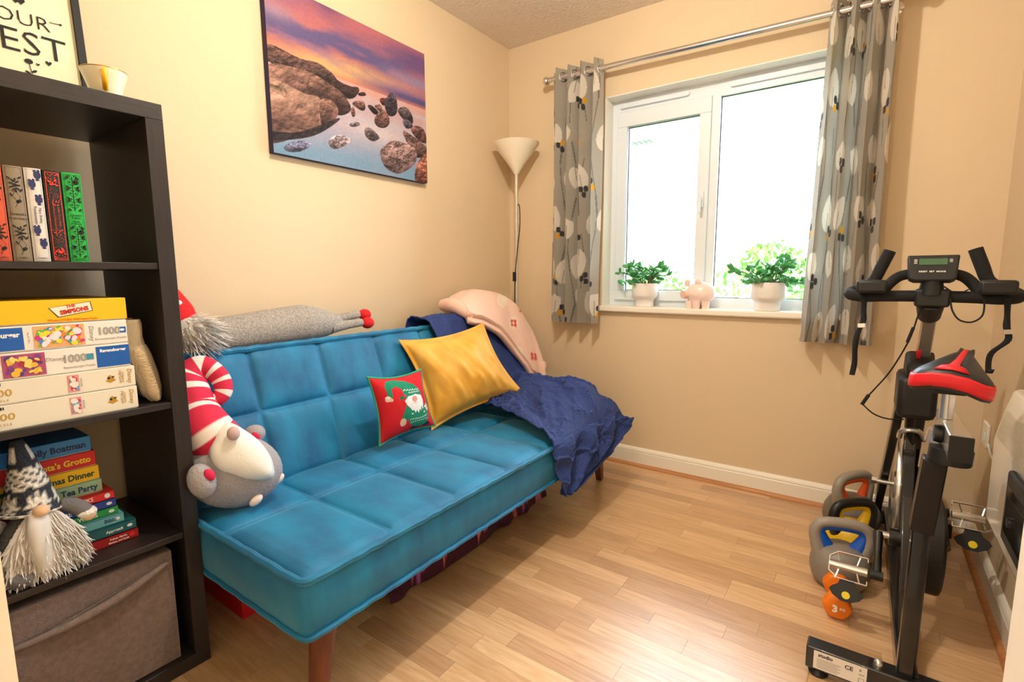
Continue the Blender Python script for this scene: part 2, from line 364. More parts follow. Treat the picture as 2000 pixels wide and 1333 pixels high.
b = MB(); b.add([(-12, 9.6, eb.z), (eb.x, 9.6, eb.z), (eb.x-.3, 10.4, eb.z), (-12, 10.4, eb.z), (-12, 9.6, eb.z+.1), (eb.x, 9.6, eb.z+.1), (eb.x-.9, 10.1, eb.z+.6), (-12, 10.1, eb.z+.6), (eb.x-.3, 10.4, eb.z+.1), (-12, 10.4, eb.z+.1)],
    [(0, 3, 2, 1), (0, 1, 5, 4), (1, 2, 8, 5), (4, 5, 6, 7), (5, 8, 6), (8, 9, 7, 6), (2, 3, 9, 8)]); b.build('roof', mat('roof_tile', (150, 140, 130), .9), t, sharp=20)
for k in range(9): bx('vent_slot', eb.x-1.3+k*.13, eb.x-1.23+k*.13, 9.68, 9.95, eb.z-.012, eb.z, M_gask, t)
# ================================================================== sofa
M_vel = mat('teal_velvet', (0, 92, 138), .6, noise=(6, (4, 124, 172), (1, 2, 1)), bump=(260, .12), sheen=.9, sheent=(150, 220, 245))
M_legw = mat('walnut_stain', (112, 58, 34), .4, noise=(8, (88, 42, 24), (6, 6, 1)))
SY0, SY1, SF, HEM, SEAT = -2.045, -.335, .895, .25, .392
sofa = thing('sofa_bed', (.5, -1.165, 0), 'teal velvet tufted sofa bed with wooden legs against the left wall', 'sofa')
SEAMS = [-1.775, -1.515, -1.255, -.995, -.735, -.5]
def tuft(a, cuts, w):
    d = np.min(np.abs(a[..., None]-np.array(cuts)), axis=-1); return 1-np.exp(-d/w)
def edge(a, lo, hi, w): return np.clip(np.minimum(a-lo, hi-a)/w, 0, 1)**.5
def panel(nu, nv, u0, u1, v0, v1, cu_, cv_, hgt, fn, seed):
    u, v = np.meshgrid(np.linspace(u0, u1, nu), np.linspace(v0, v1, nv))
    h = hgt*tuft(u, cu_, .02)*tuft(v, cv_, .02)*(.55+.45*edge(u, u0, u1, .06)*edge(v, v0, v1, .06)) + .004*fbm(u*9, v*9, seed)
    h -= .006*np.exp(-np.min(np.abs(u[..., None]-np.array(cu_)), -1)/.004) + .006*np.exp(-np.min(np.abs(v[..., None]-np.array(cv_)), -1)/.004)
    h -= .012*(1-edge(u, u0, u1, .03)*edge(v, v0, v1, .03))
    return fn(u, v, h)
P = panel(340, 120, SY0+.008, SY1-.008, .30, SF-.008, SEAMS, [.525], .017, lambda u, v, h: np.stack([v, u, SEAT-.008+h], -1), 1)
cush = MB().grid(P[:, ::-1]).build('seat_cushion', M_vel, sofa, sharp=180)
def rrect(x0, x1, y0, y1, z, r=.03):
    P = []
    for cx, cy, a0 in ((x1-r, y1-r, 0), (x0+r, y1-r, 90), (x0+r, y0+r, 180), (x1-r, y0+r, 270)):
        for k in range(5): a = math.radians(a0+22.5*k); P.append((cx+r*math.cos(a), cy+r*math.sin(a), z))
    return P
def dens(P, step=.03):
    out = []; n = len(P)
    for i in range(n):
        a, b_ = Vector(P[i]), Vector(P[(i+1) % n]); k = max(1, int((b_-a).length/step))
        for s in range(k): q = a.lerp(b_, s/k); q.z += .0016*math.sin(q.y*90+q.x*70); out.append(q)
    return out
LP = dens(rrect(.26, SF, SY0, SY1, 0, .02), .02); nl = len(LP); b = MB(); zs = np.linspace(HEM, SEAT-.004, 12)
for z in zs:
    for i, p in enumerate(LP):
        q = LP[(i+1) % nl]-LP[i-1]; nn = Vector((q.y, -q.x, 0)).normalized(); w = .010*math.sin(PI*(z-HEM)/(SEAT-HEM))*(.7+.6*float(fbm(np.array([p.x*5+p.y*4.]), np.array([z*9]), 5)[0])); b.v.append((p.x+nn.x*w, p.y+nn.y*w, z))
for k in range(len(zs)-1):
    for i in range(nl): j = (i+1) % nl; b.f.append((k*nl+i, k*nl+j, (k+1)*nl+j, (k+1)*nl+i))
b.f.append(tuple(range(nl-1, -1, -1))); b.f.append(tuple((len(zs)-1)*nl+i for i in range(nl)))
base = b.build('seat_base', M_vel, sofa, sharp=60)
MB().tube(dens(rrect(.27, SF+.006, SY0-.004, SY1+.006, SEAT)), .0095, 8, closed=True).build('piping', M_vel, cush)
MB().tube(dens(rrect(.27, SF+.006, SY0-.004, SY1+.006, HEM+.004)), .007, 8, closed=True).build('piping', M_vel, base)
# backrest in its own tilted frame
b0, b1 = Vector((.335, 0, .385)), Vector((.195, 0, .815)); bu = (b1-b0).normalized(); bn = Vector((bu.z, 0, -bu.x)); BL = (b1-b0).length
def bk(u, v, h): return np.stack([b0.x+bu.x*v+bn.x*h, u, b0.z+bu.z*v+bn.z*h], -1)
P = panel(340, 100, SY0+.008, SY1-.008, .0, BL, SEAMS, [.245], .017, lambda u, v, h: bk(u, v, h-.006), 9)
back = MB().grid(P).build('backrest', M_vel, sofa, sharp=180)
b = MB()
BM = basis((b0.x, SY0, b0.z), (0, 1, 0), bu, bn)
b.box(0, SY1-SY0, -.02, BL-.002, -.105, -.006, BM); bb = b.build('back_shell', M_vel, sofa, sharp=40, bevel=.012)
pp = [BM @ Vector(p) for p in rrect(0, SY1-SY0, .0, BL+.004, 0)]
MB().tube(dens([(p.x, p.y, p.z) for p in pp]), .010, 8, closed=True).build('piping', M_vel, back)
for (lx, ly, dx, dy) in ((.845, -1.965, -.01, -.03), (.80, -.40, -.02, .10), (.16, -1.98, 0, -.03), (.16, -.40, 0, .10)):
    b = MB(); b.tube([(lx, ly, HEM+.01), (lx+dx, ly+dy, 0)], [.036, .02], 4 if lx < .84 and ly > -1 else 14); b.build('leg', M_legw, sofa)
# under the sofa
t = thing('gift_box', (.2, -1.76, 0), 'red cardboard box on the floor under the near end of the sofa', 'box')
M_red = mat('red_card', (205, 18, 38), .5)
bx('carton', .07, .345, -1.923, -1.62, 0, .15, M_red, t, .002); bx('lid', .067, .348, -1.926, -1.617, .12, .156, mat('white_red_card', (225, 205, 205), .5), t, .002)
u, v = np.meshgrid(np.linspace(0, 1, 150), np.linspace(0, 1, 60))
yy = -1.62+.97*u; ph = v*PI*1.0
w_ = .5+.5*fbm(u*12, v*5, 3)
xx = .675-.35*(1-np.cos(ph))/2*1.0+.010*np.sin(u*23+3*np.sin(u*9)+v*5)-.03*w_*np.sin(ph); zz = .012+.2*np.sin(ph)**.6*np.clip(np.minimum(u, 1-u)*8, .3, 1)*(.75+.25*w_)
cols = np.empty(u.shape+(3,)); cols[:] = LC(70, 18, 52)
r = np.random.default_rng(4)
for k in range(150):
    cx, cy, R = r.random(), r.random(), .012+.02*r.random(); dx, dy = (u-cx)*.97, (v-cy)*.5; th = np.arctan2(dy, dx); d = np.hypot(dx, dy)
    pet = d < R*(.65+.35*np.cos(th*5+cx*9)); cols[pet] = LC(*((196, 110, 150), (170, 95, 165), (232, 130, 120), (225, 205, 190))[k % 4])
bag = MB().grid(np.stack([xx, yy, zz], -1)).build('fabric_bag', mat('floral_cloth', attr=True, rough=.85, bump=(200, .2)), sharp=180, solid=.004, cols=cols.reshape(-1, 3))
tag(bag, 'dark purple floral fabric bag pushed under the sofa', 'bag')
# ================================================================== bookcase
M_bb = mat('black_brown_wood', (40, 33, 32), .42, noise=(7, (27, 22, 22), (30, 30, 1.5)), bump=(60, .08, (12, 12, 1)))
M_bbh = mat('black_brown_wood_level', (40, 33, 32), .42, noise=(7, (27, 22, 22), (30, 1.5, 30)), bump=(60, .08, (12, 1, 12)))
BX0, BX1, BY0, BY1 = .04, .43, -2.475, -2.055
bc = thing('bookcase', (.235, -2.265, 0), 'tall black-brown open bookcase with four compartments beside the sofa', 'bookcase')
bx('top_board', BX0, BX1, BY0, BY1, 1.432, 1.47, M_bbh, bc, .0015); bx('bottom_board', BX0, BX1, BY0, BY1, 0, .038, M_bbh, bc, .0015)
bx('side_panel', BX0, BX1, BY1-.038, BY1, .038, 1.432, M_bb, bc, .001); bx('side_panel', BX0, BX1, BY0, BY0+.038, .038, 1.432, M_bb, bc, .001)
S1, S2, S3 = .389, .740, 1.091
for z in (S1, S2, S3): bx('shelf', BX0, BX1-.004, BY0+.038, BY1-.038, z-.016, z, M_bbh, bc, .001)
IY0, IY1 = BY0+.038, BY1-.038      # inside the opening
# --- framed print on top
M_blk = mat('black_satin', (18, 18, 20), .7); M_ink = mat('black_ink', (30, 28, 26), .8)
t = thing('framed_print', (.15, -2.28, 1.47), 'black framed cream print with large lettering standing on the bookcase', 'picture')
FX = .155; fr0, fr1 = -2.50, -2.108; fz1 = 1.47+.50
def lean(x, y, z): return (x-(z-1.47)*.10, y, z)
for (a0, a1, c0, c1) in ((fr0, fr0+.016, 1.47, fz1), (fr1-.016, fr1, 1.47, fz1), (fr0, fr1, 1.47, 1.486), (fr0, fr1, fz1-.016, fz1)):
    b = MB(); b.box(FX-.018, FX+.004, a0, a1, c0, c1); b.v = [lean(*p) for p in b.v]; b.build('frame_side', M_blk, t, sharp=30)
b = MB(); b.box(FX-.016, FX-.006, fr0+.01, fr1-.01, 1.475, fz1-.01); b.v = [lean(*p) for p in b.v]; b.build('print_sheet', mat('cream_paper', (232, 226, 196), .7, noise=(7, (222, 214, 180))), t, sharp=30)
def fM(px, py):
    p = at(px, py, 0, FX-.006); p = at(px, py, 0, FX-.006-(p.z-1.47)*.10); return basis(p+Vector((.0012, 0, 0)), (0, 1, 0), Vector((-.0995, 0, .995)))
for s, px, py, size, sx in (('OUR', 43, 37, .047, 1.05), ('EST', 66, 90, .080, 1.04)):
    text(s, M_ink, fM(px, py), size, t, sx=sx, bold=-.0006)
F = Flat(fM(0, 0)); MI = F.M.inverted()
def fu(px, py): q = MI @ fM(px, py).translation; return (q.x, q.y)
F.stroke([fu(96, 44), fu(117, 49)], .0016); F.disc(*fu(118, 49.2), .0026)
for hx, hy, s in ((40, 3, .008), (74, 127, .0035), (95, 125, .006), (30, 2, .005)):
    cx, cy = fu(hx, hy); F.poly([(cx, cy-s), (cx+s, cy+.2*s), (cx+.9*s, cy+.8*s), (cx+.4*s, cy+.9*s), (cx, cy+.45*s), (cx-.4*s, cy+.9*s), (cx-.9*s, cy+.8*s), (cx-s, cy+.2*s)])
cx, cy = fu(56, 120); F.disc(cx, cy, .008, ry=.006); F.stroke([(cx, cy-.005), (cx+.003, cy-.03), (cx+.008, cy-.045)], .0016); F.disc(cx+.008, cy-.022, .006, ry=.0028, rot=.6); F.disc(cx-.004, cy-.028, .006, ry=.0028, rot=2.5)
a0 = fu(137, 0); a1 = fu(158, 158); F.stroke([a0, a1], .0012); F.stroke([(a0[0]+.006, a0[1]), (a1[0]+.006, a1[1])], .0006)
F.build('printed_motif', M_ink, t)
# --- cup
c = at(205, 160, 0, .345); cx, cy = c.x, c.y
t = thing('teacup', (cx, cy, 1.47), 'cream china cup with a yellow handle on top of the bookcase', 'cup')
M_chi = mat('cream_china', (240, 232, 205), .2, coat=.4); M_yel = mat('yellow_glaze', (240, 178, 30), .25)
MB().lathe([(.022, 0), (.026, .002), (.028, .008), (.034, .03), (.040, .05), (.045, .064), (.046, .068), (.044, .068), (.039, .052), (.032, .03), (.02, .012), (.002, .009)], (cx, cy, 1.47), 32, False).build('bowl', M_chi, t, sharp=60)
hd = (CAM-Vector((cx, cy, 1.47))); hd.z = 0; hd.normalize(); hp = lambda r, z: Vector((cx, cy, 1.47+z))+hd*r
MB().tube(catmull([hp(.041, .058), hp(.056, .056), hp(.062, .044), hp(.055, .03), hp(.037, .02)], 5), .0058, 10).build('handle', M_yel, t)
rim = [Vector((cx+.0452*math.cos(a*PI/16), cy+.0452*math.sin(a*PI/16), 1.538)) for a in range(32)]
MB().tube(rim, .0014, 6, closed=True).build('gilt_rim', mat('gilt', (214, 176, 90), .3, .8), t)
# --- clothbound books (compartment 1)
M_page = mat('page_block', (228, 216, 190), .9)
def upright_book(y0, y1, x1, dep, h, col, label, title, tcol, deco, size=.0095):
    t = thing('hardback_book', ((x1-dep/2), (y0+y1)/2, S3), label, 'book', 'clothbound classics on the top shelf')
    m = mat('cloth_%d_%d_%d' % col, col, .75, bump=(400, .15)); x0 = x1-dep; e = .0025
    b = MB(); b.box(x0, x1-.004, y0, y0+e, S3, S3+h); b.box(x0, x1-.004, y1-e, y1, S3, S3+h)
    P = [(y0, 0), (y1, 0)]; n = 7
    prof = [(y0+(y1-y0)*k/n, x1-.004+.004*math.sin(PI*k/n)**.6) for k in range(n+1)]
    poly = [(p[1], p[0]) for p in prof]+[(x1-.008, y1), (x1-.008, y0)]
    b.prism(poly, S3, S3+h); b.build('cover', m, t, sharp=30)
    bx('pages', x0+.004, x1-.008, y0+e, y1-e, S3+.003, S3+h-.004, M_page, t)
    mt = mat('ink_%d_%d_%d' % tcol, tcol, .6)
    F = Flat(shelf_plane(x1+.0005, (y0+y1)/2, S3)); deco(F, (y1-y0)/2-.003, h); F.build('spine_ornament', mt, t)
    for k, (s, z, sz, rot) in enumerate(title):
        text(s, mt, shelf_plane(x1+.0007, (y0+y1)/2+(.005 if rot and k else (-.003 if rot else 0)), S3+h*z), sz, t, tilt=-PI/2 if rot else 0)
    text('CLASSICS', mt, shelf_plane(x1+.0007, (y0+y1)/2, S3+.008), .0042, t)
def d_flower(F, w, h):
    F.frame(-w, w, .003, h-.003, .0006)
    for z in (.30, .8):
        c = h*z
        for k in range(9): a = 2*PI*k/9; F.disc(.35*w*math.cos(a)*1.3, c+.009*math.sin(a)*1.2, .0045, 8, .0017, a)
        F.disc(0, c, .0035); F.stroke([(0, c-.01), (-.4*w, c-.022), (.2*w, c-.035), (-.2*w, c-.045)], .0009); F.stroke([(0, c-.012), (.6*w, c-.024), (.2*w, c-.034)], .0007)
        F.disc(.3*w, c-.033, .005, 10, .0035, .6); F.disc(-.6*w, c-.02, .004, 8, .0018, 2); F.disc(.75*w, c-.01, .004, 8, .0018, 1); F.disc(-.7*w, c+.014, .004, 8, .0018, 2.4); F.disc(.7*w, c+.016, .004, 8, .0018, .7)
def d_org(F, w, h):
    F.frame(-w, w, .003, h-.003, .0005)
    for z, s in ((.93, .6), (.83, -.3), (.67, .45), (.34, -.3), (.2, .4)):
        c = h*z
        F.disc(s*w, c, .0062, 12, .0085); F.disc(s*w-.004, c+.008, .003, 8, .002, .8); F.disc(s*w+.003, c+.009, .003, 8, .002, 2); F.disc(s*w, c-.01, .0035, 8, .002)
def d_birds(F, w, h):
    F.frame(-w, w, .004, h-.004, .0012)
    r = random.Random(5)
    for z0, z1 in ((.62, .97), (.03, .36)):
        for k in range(120):
            F.h += .000002; z = z0+(z1-z0)*r.random(); d = abs(z-(z0+z1)/2)/(z1-z0)*2; F.disc((r.random()*2-1)*w*.92, h*z, .0004+.0012*r.random()*d, 5)
    for z, s in ((.86, 1), (.11, -1)):
        c = h*z; F.disc(0, c, .0065, 10, .003, .5*s); F.disc(.004, c+.005, .006, 8, .0022, 1.2*s); F.disc(-.005, c+.003, .005, 8, .0018, 2.4*s); F.disc(.006, c-.003, .004, 8, .0016, -.4)
def d_tree(F, w, h):
    F.frame(-w, w, .004, h-.004, .0008)
    for z0, z1 in ((.58, .96), (.06, .40)):
        F.stroke([(0, h*z0), (0, h*z1)], .0016)
        for k in range(6):
            z = h*(z0+(z1-z0)*(k+.4)/6)
            for s in (-1, 1):
                F.stroke([(0, z), (s*w*.45, z+.004), (s*w*.62, z+.010)], .001)
                F.disc(s*w*.66, z+.004 if k % 2 else z-.003, .0028 if k % 2 else .0036, 9, .0042 if k % 2 else .0022, s*.7); F.disc(s*w*.3, z+.008, .0024, 8, .0013, s*1.1)
        F.disc(w*.45, h*z1-.012, .0055, 14); 
bks = [(-2.372, -2.343, (205, 84, 52), 'orange-red clothbound book cut off at the left picture edge', [('Wuthering', .5, .006, 0)], (30, 26, 24), d_flower),
       (-2.341, -2.311, (142, 126, 104), 'taupe clothbound book with black flower print on the top shelf', [('Dracula', .50, .0082, 0), ('Bram Stoker', .455, .0058, 0)], (28, 26, 24), d_flower),
       (-2.309, -2.281, (224, 216, 208), 'white clothbound book with navy blue motifs between taupe and black books', [('Frankenstein', .5, .0075, 1), ('Mary Shelley', .5, .0065, 1)], (38, 46, 96), d_org),
       (-2.279, -2.249, (38, 40, 36), 'black clothbound book with red bird print on the top shelf', [('The Adventures of Sherlock Holmes', .5, .0052, 1), ('Arthur Conan Doyle', .5, .005, 1)], (226, 62, 44), d_birds),
       (-2.247, -2.213, (36, 178, 74), 'bright green clothbound book with black tree print, end of the row', [('Grimm', .53, .0075, 0), ('Tales', .5, .0075, 0), ('Philip', .46, .006, 0), ('Pullman', .435, .006, 0)], (16, 34, 20), d_tree)]
bks[0] = bks[0][:4]+([],)+bks[0][5:]
for y0, y1, c, lab, ti, tc, de in bks: upright_book(y0, y1, .38, .13, .198, c, lab, ti, tc, de)
# --- jigsaw boxes (compartment 2)
M_wc = mat('white_card', (234, 228, 218), .5); M_cc = mat('cream_card', (230, 222, 202), .5); M_yc = mat('yellow_card', (246, 190, 18), .45)
M_gry = mat('grey_print', (160, 158, 152), .6); M_blu = mat('blue_print', (10, 88, 172), .45); M_wp = mat('white_print', (245, 245, 242), .5); M_redp = mat('red_print', (196, 36, 30), .5)
M_gold = mat('gold_print', (196, 150, 50), .4, .3); M_dkp = mat('dark_print', (34, 30, 40), .6)
def jig(y0, y1, z0, z1, x1, dep, m, label, group='jigsaw boxes stacked on the second shelf'):
    t = thing('jigsaw_box', (x1-dep/2, (y0+y1)/2, z0), label, 'puzzle box', group)
    bx('lid', x1-dep, x1, y0, y1, z0+.0015, z1-.0005, m, t, .0012); bx('tray', x1-dep+.002, x1-.002, y0+.002, y1-.002, z0, z0+.004, M_wc, t)
    return t, shelf_plane(x1+.0006, y0, z0), z1-z0, y1-y0
def fly(M, y, z): return M @ Matrix.Translation((y, z, 0))
def patches(t, M, x0, x1, z0, z1, cols, n, seed, bg):
    F = Flat(M); F.h = .0001; F.rect(x0, x1, z0, z1); F.build('picture_print', bg, t)
    r = random.Random(seed)
    for i, c in enumerate(cols):
        F = Flat(M); F.h = .0004+.0002*i
        for k in range(n):
            R = min((z1-z0)*.22, .007)*(.4+.7*r.random()); F.h += .00001; F.disc(r.uniform(x0+R, x1-R), r.uniform(z0+R, z1-R), R, 9, R*r.uniform(.5, 1), r.random()*3)
        F.build('picture_print', mat('print_%d_%d_%d' % c, c, .5), t)
PX1 = .412
t, M, h, w = jig(-2.437, -2.163, .958, 1.009, PX1, .30, M_yc, 'yellow jigsaw box on top of the puzzle stack')
F = Flat(M); F.poly([(.133, .033), (.207, .045), (.210, .0235), (.148, .0115)]); F.build('badge', M_dkp, t)
F = Flat(M); F.h = .0002; F.poly([(.135, .0328), (.2055, .0437), (.2083, .0243), (.149, .0132)]); F.build('badge', mat('cream_print', (236, 232, 208), .5), t)
text('THE', M_redp, fly(M, .171, .0358) @ Matrix.Translation((0, 0, .0006)), .009, t, tilt=.16, bold=.0003); text('SIMPSONS', M_redp, fly(M, .177, .0255) @ Matrix.Translation((0, 0, .0006)), .0125, t, tilt=.17, bold=.0006, sx=.9)
text('550 piece DOUBLE SIDED Jigsaw Puzzle', mat('orange_print', (214, 92, 20), .5), fly(M, .173, .0062), .0066, t, sx=.8)
t, M, h, w = jig(-2.437, -2.166, .902, .957, PX1, .31, M_wc, 'white jigsaw box with colourful picture, second from top of stack')
F = Flat(M); F.rect(.0, .088, .004, .051); F.build('brand_panel', M_blu, t); text('Ravensburger', M_wp, fly(M, .0465, .036) @ Matrix.Translation((0, 0, .0002)), .0145, t, bold=.0005, sx=.9)
patches(t, M, .104, .190, .004, .051, [(232, 130, 40), (90, 180, 80), (60, 140, 210), (200, 40, 140), (245, 215, 60), (240, 225, 230)], 16, 2, mat('print_mid', (226, 168, 110), .5))
text('1000', M_gry, fly(M, .235, .030), .024, t, bold=.0009, sx=.92); text('Ravensburger Puzzle', M_gry, fly(M, .238, .013), .0072, t); text('Disney', M_gry, fly(M, .203, .028), .0125, t, tilt=-PI/2, shear=.2)
text('No 14 770 1', M_gry, fly(M, .096, .028), .0048, t, tilt=-PI/2)
F = Flat(M); F.rect(.254, .2685, .024, .038); F.build('badge', M_blu, t); F = Flat(M); F.h = .0002; F.disc(.261, .031, .005, 10, .003); F.build('badge', M_wp, t)
t, M, h, w = jig(-2.437, -2.166, .845, .9015, PX1, .31, M_wc, 'white jigsaw box with blue end panel, third from top of stack')
F = Flat(M); F.rect(.207, .271, .004, .052); F.build('brand_panel', M_blu, t); text('Ravensburger', M_wp, fly(M, .239, .042) @ Matrix.Translation((0, 0, .0002)), .0098, t, bold=.0004, sx=.93)
patches(t, M, .050, .118, .004, .052, [(170, 30, 60), (120, 60, 130), (70, 60, 130), (230, 180, 60), (240, 210, 110)], 11, 4, mat('print_mauve', (168, 74, 112), .5))
text('Disney', M_gry, fly(M, .134, .034), .012, t, shear=.2); text('1000', M_gry, fly(M, .167, .031), .024, t, bold=.0009, sx=.9); text('Ravensburger Puzzle', M_gry, fly(M, .175, .0125), .0068, t)
F = Flat(M); F.rect(.188, .202, .025, .039); F.build('badge', mat('teal_print', (60, 140, 160), .5), t)
for k, (z0, z1, lab, sd) in enumerate(((.7955, .8445, 'cream jigsaw box with gold lettering, fourth from top of stack', 6), (.745, .795, 'cream jigsaw box with gold lettering at the bottom of the puzzle stack', 8))):
    t, M, h, w = jig(-2.437, -2.160+.001*k, z0-.005 if k else z0, z1, PX1+.003, .31, M_cc, lab)
    o = .005 if k else 0
    text('1000', M_gold, fly(M, .036, .024+o), .021, t, sx=1.15); text('P U Z Z L E', M_gold, fly(M, .038, .0085+o), .0062, t)
    F = Flat(M);
    for q in range(5): F.rect(.026+q*.004, .028+q*.004+.0008*(q % 2), .040+o, .046+o)
    F.build('barcode', M_dkp, t)
    patches(t, M, .150, .170, .006+o, .044+o, [(225, 120, 150), (190, 60, 90), (120, 160, 200), (245, 225, 210)], 7, sd, mat('print_rose', (222, 150, 150), .5))
    text('PICTURE', M_gry, fly(M, .1735, .025+o), .005, t, tilt=-PI/2)
    F = Flat(M); F.poly([(.218, .020+o), (.224, .0245+o), (.223, .031+o), (.228, .0335+o), (.2305, .029+o), (.237, .0305+o), (.2345, .0245+o), (.238, .0195+o), (.231, .0165+o), (.227, .0145+o)]); F.build('puzzle_motif', M_gold, t)
    F = Flat(M); F.h = .0003; F.disc(.2245, .026+o, .0028); F.disc(.232, .028+o, .0022); F.build('puzzle_motif', M_dkp, t)
    text('HerQuin', M_gold, fly(M, .2475, .026+o), .0085, t, tilt=-PI/2); text('Collection', M_gold, fly(M, .2525, .025+o), .006, t, tilt=-PI/2); text('Disney', M_gold, fly(M, .2655, .026+o), .0125, t, tilt=-PI/2, shear=.2)
# --- knitted slippers
M_knit = mat('beige_knit', (196, 178, 148), .95, bump=(60, .8, (5, 5, 1))); M_sole = mat('cream_crochet', (226, 200, 160), .95, bump=(90, 1, (1, 1, 4)))
def slipper(loc, label, yawdeg, tilt):
    t = thing('knitted_slipper', loc, label, 'slipper', 'pair of knitted slippers')
    R = Matrix.Translation(Vector(loc)) @ Matrix.Rotation(math.radians(yawdeg), 4, 'Z') @ Matrix.Rotation(math.radians(tilt), 4, 'X')
    pts = [(0, .020, .004), (.0, .012, .03), (0, .004, .07), (0, -.006, .115), (0, -.012, .142), (0, -.014, .150)]
    b = MB(); P = [R @ Vector(p) for p in catmull(pts, 4)]; b.tube(P, [.014, .026, .03, .03, .026, .012], 14, flat=.85); b.build('upper', M_knit, t)
    b = MB(); P = [R @ Vector((p[0]+.024, p[1], p[2])) for p in catmull([(0, .022, .006), (0, .014, .03), (0, .004, .08), (0, -.008, .125), (0, -.012, .142)], 4)]
    b.tube(P, [.006, .014, .0135, .013, .006], 10); b.build('sole', M_sole, t)
    b = MB(); c0 = [(-.004, -.016, .13), (-.004, -.02, .165), (-.004, -.021, .20), (-.004, -.021, .212)]
    b.tube([R @ Vector(p) for p in c0], [.027, .025, .027, .024], 16); b.build('cuff', M_knit, t)
    return t, R
t, R = slipper((.372, -2.127, S2), 'beige knitted slipper standing on its toe beside the puzzle stack', -14, 0)
t, R = slipper((.305, -2.121, S2), 'second beige knitted slipper tucked behind the front one', -8, 0)
b = MB(); b.ell(Vector((.335, -2.105, S2+.085)), (.012, .010, .02)); b.tube([(.33, -2.102, S2+.1), (.34, -2.1, S2+.12), (.33, -2.105, S2+.13)], .004, 6); b.build('pompom', M_sole, t)
# --- compartment 3: stacked books and small jigsaw boxes
BK = [(.389, .4135, (150, 24, 30), 'red paperback textbook at the bottom of the book stack', [('Delves, Martin,', .62, .0065, (240, 220, 215)), ('Burton, and Roitt', .28, .0065, (240, 220, 215))], -2.168, .352, .28),
      (.4135, .4385, (20, 92, 104), 'dark teal textbook second from the bottom of the stack', [('Approach', .45, .0098, (235, 240, 240))], -2.170, .350, .28),
      (.4385, .4615, (96, 168, 182), 'pale teal paperback in the middle of the book stack', [('Bible', .5, .014, (30, 60, 110))], -2.192, .342, .25),
      (.4615, .482, (28, 140, 74), 'green cookbook with white lettering in the stack', [('JOE WICKS', .5, .0135, (240, 244, 240))], -2.200, .335, .24),
      (.482, .5035, (24, 58, 146), 'blue cookbook with white lettering in the stack', [('JOE WICKS', .5, .0145, (240, 244, 250))], -2.203, .335, .24),
      (.5035, .5245, (206, 36, 44), 'red cookbook with white lettering on top of the stacked books', [('JOE WICKS', .5, .0135, (250, 240, 240))], -2.205, .335, .24)]
for z0, z1, c, lab, txt, ye, x1, wd in BK:
    t = thing('paperback_book', (x1-.08, ye-wd/2, z0), lab, 'book', 'books lying in a stack on the third shelf')
    m = mat('cover_%d_%d_%d' % c, c, .4); y0 = ye-wd; e = .0012; x0 = x1-.16
    b = MB(); b.box(x0, x1, y0, ye, z0, z0+e); b.box(x0, x1, y0, ye, z1-e, z1-.0003); b.box(x1-e, x1, y0, ye, z0, z1-.0003); b.build('cover', m, t, sharp=30); bx('pages', x0+.003, x1-e, y0+.003, ye-.0015, z0+e, z1-e, M_page, t)
    for s, zz, sz, tc in txt: text(s, mat('ink_%d_%d_%d' % tc, tc, .6), shelf_plane(x1+.0006, ye-.028 if len(s) < 9 else ye-.042, z0+(z1-z0)*zz), sz, t, align='CENTER' if len(txt) > 1 else 'RIGHT' if len(s) > 5 else 'CENTER', bold=.0002, sx=.92)
    F = Flat(shelf_plane(x1+.0006, ye-.014, (z0+z1)/2)); F.disc(0, 0, .006, 12, .006 if c[0] > 100 else .004); F.build('emblem', mat('emb_%d' % c[0], (214, 40, 48) if c == (150, 24, 30) else (225, 230, 235), .5), t)
TZ = [.5245, .5565, .592, .630, .668]; yR = [-2.222, -2.224, -2.227, -2.232]
JB = [((156, 196, 164), 'pale green jigsaw box lowest of the four small boxes', 'Tea Party', (16, 70, 120)), ((246, 200, 24), 'yellow jigsaw box above the pale green one', 'Christmas Dinner', (20, 74, 60)),
      ((204, 30, 36), 'red jigsaw box second from top in the third compartment', "Santa's Grotto", (240, 214, 60)), ((44, 132, 206), 'blue jigsaw box topmost in the third compartment', 'The Jolly Boatman', (12, 32, 86))]
PC = [(30, 70, 140), (20, 110, 60), (240, 200, 30), (180, 30, 40)]
for k, (c, lab, s, tc) in enumerate(JB):
    t, M, h, w = jig(yR[k]-.212, yR[k], TZ[k], TZ[k+1], .318-.004*k, .19, mat('card_%d_%d_%d' % c, c, .45), lab, 'small jigsaw boxes on the third shelf')
    text(s, mat('ink_%d_%d_%d' % tc, tc, .5), fly(M, w-.010, h*.48), .0205 if k < 3 else .0215, t, align='RIGHT', bold=.0006, sx=.88)
    F = Flat(M); x = .022; z = h/2; F.rect(x-.012, x+.012, z-.009, z+.009); F.disc(x+.014, z, .005); F.disc(x-.006, z+.010, .005); F.disc(x+.004, z-.010, .005); F.build('puzzle_motif', mat('pz_%d' % k, PC[k], .5), t)
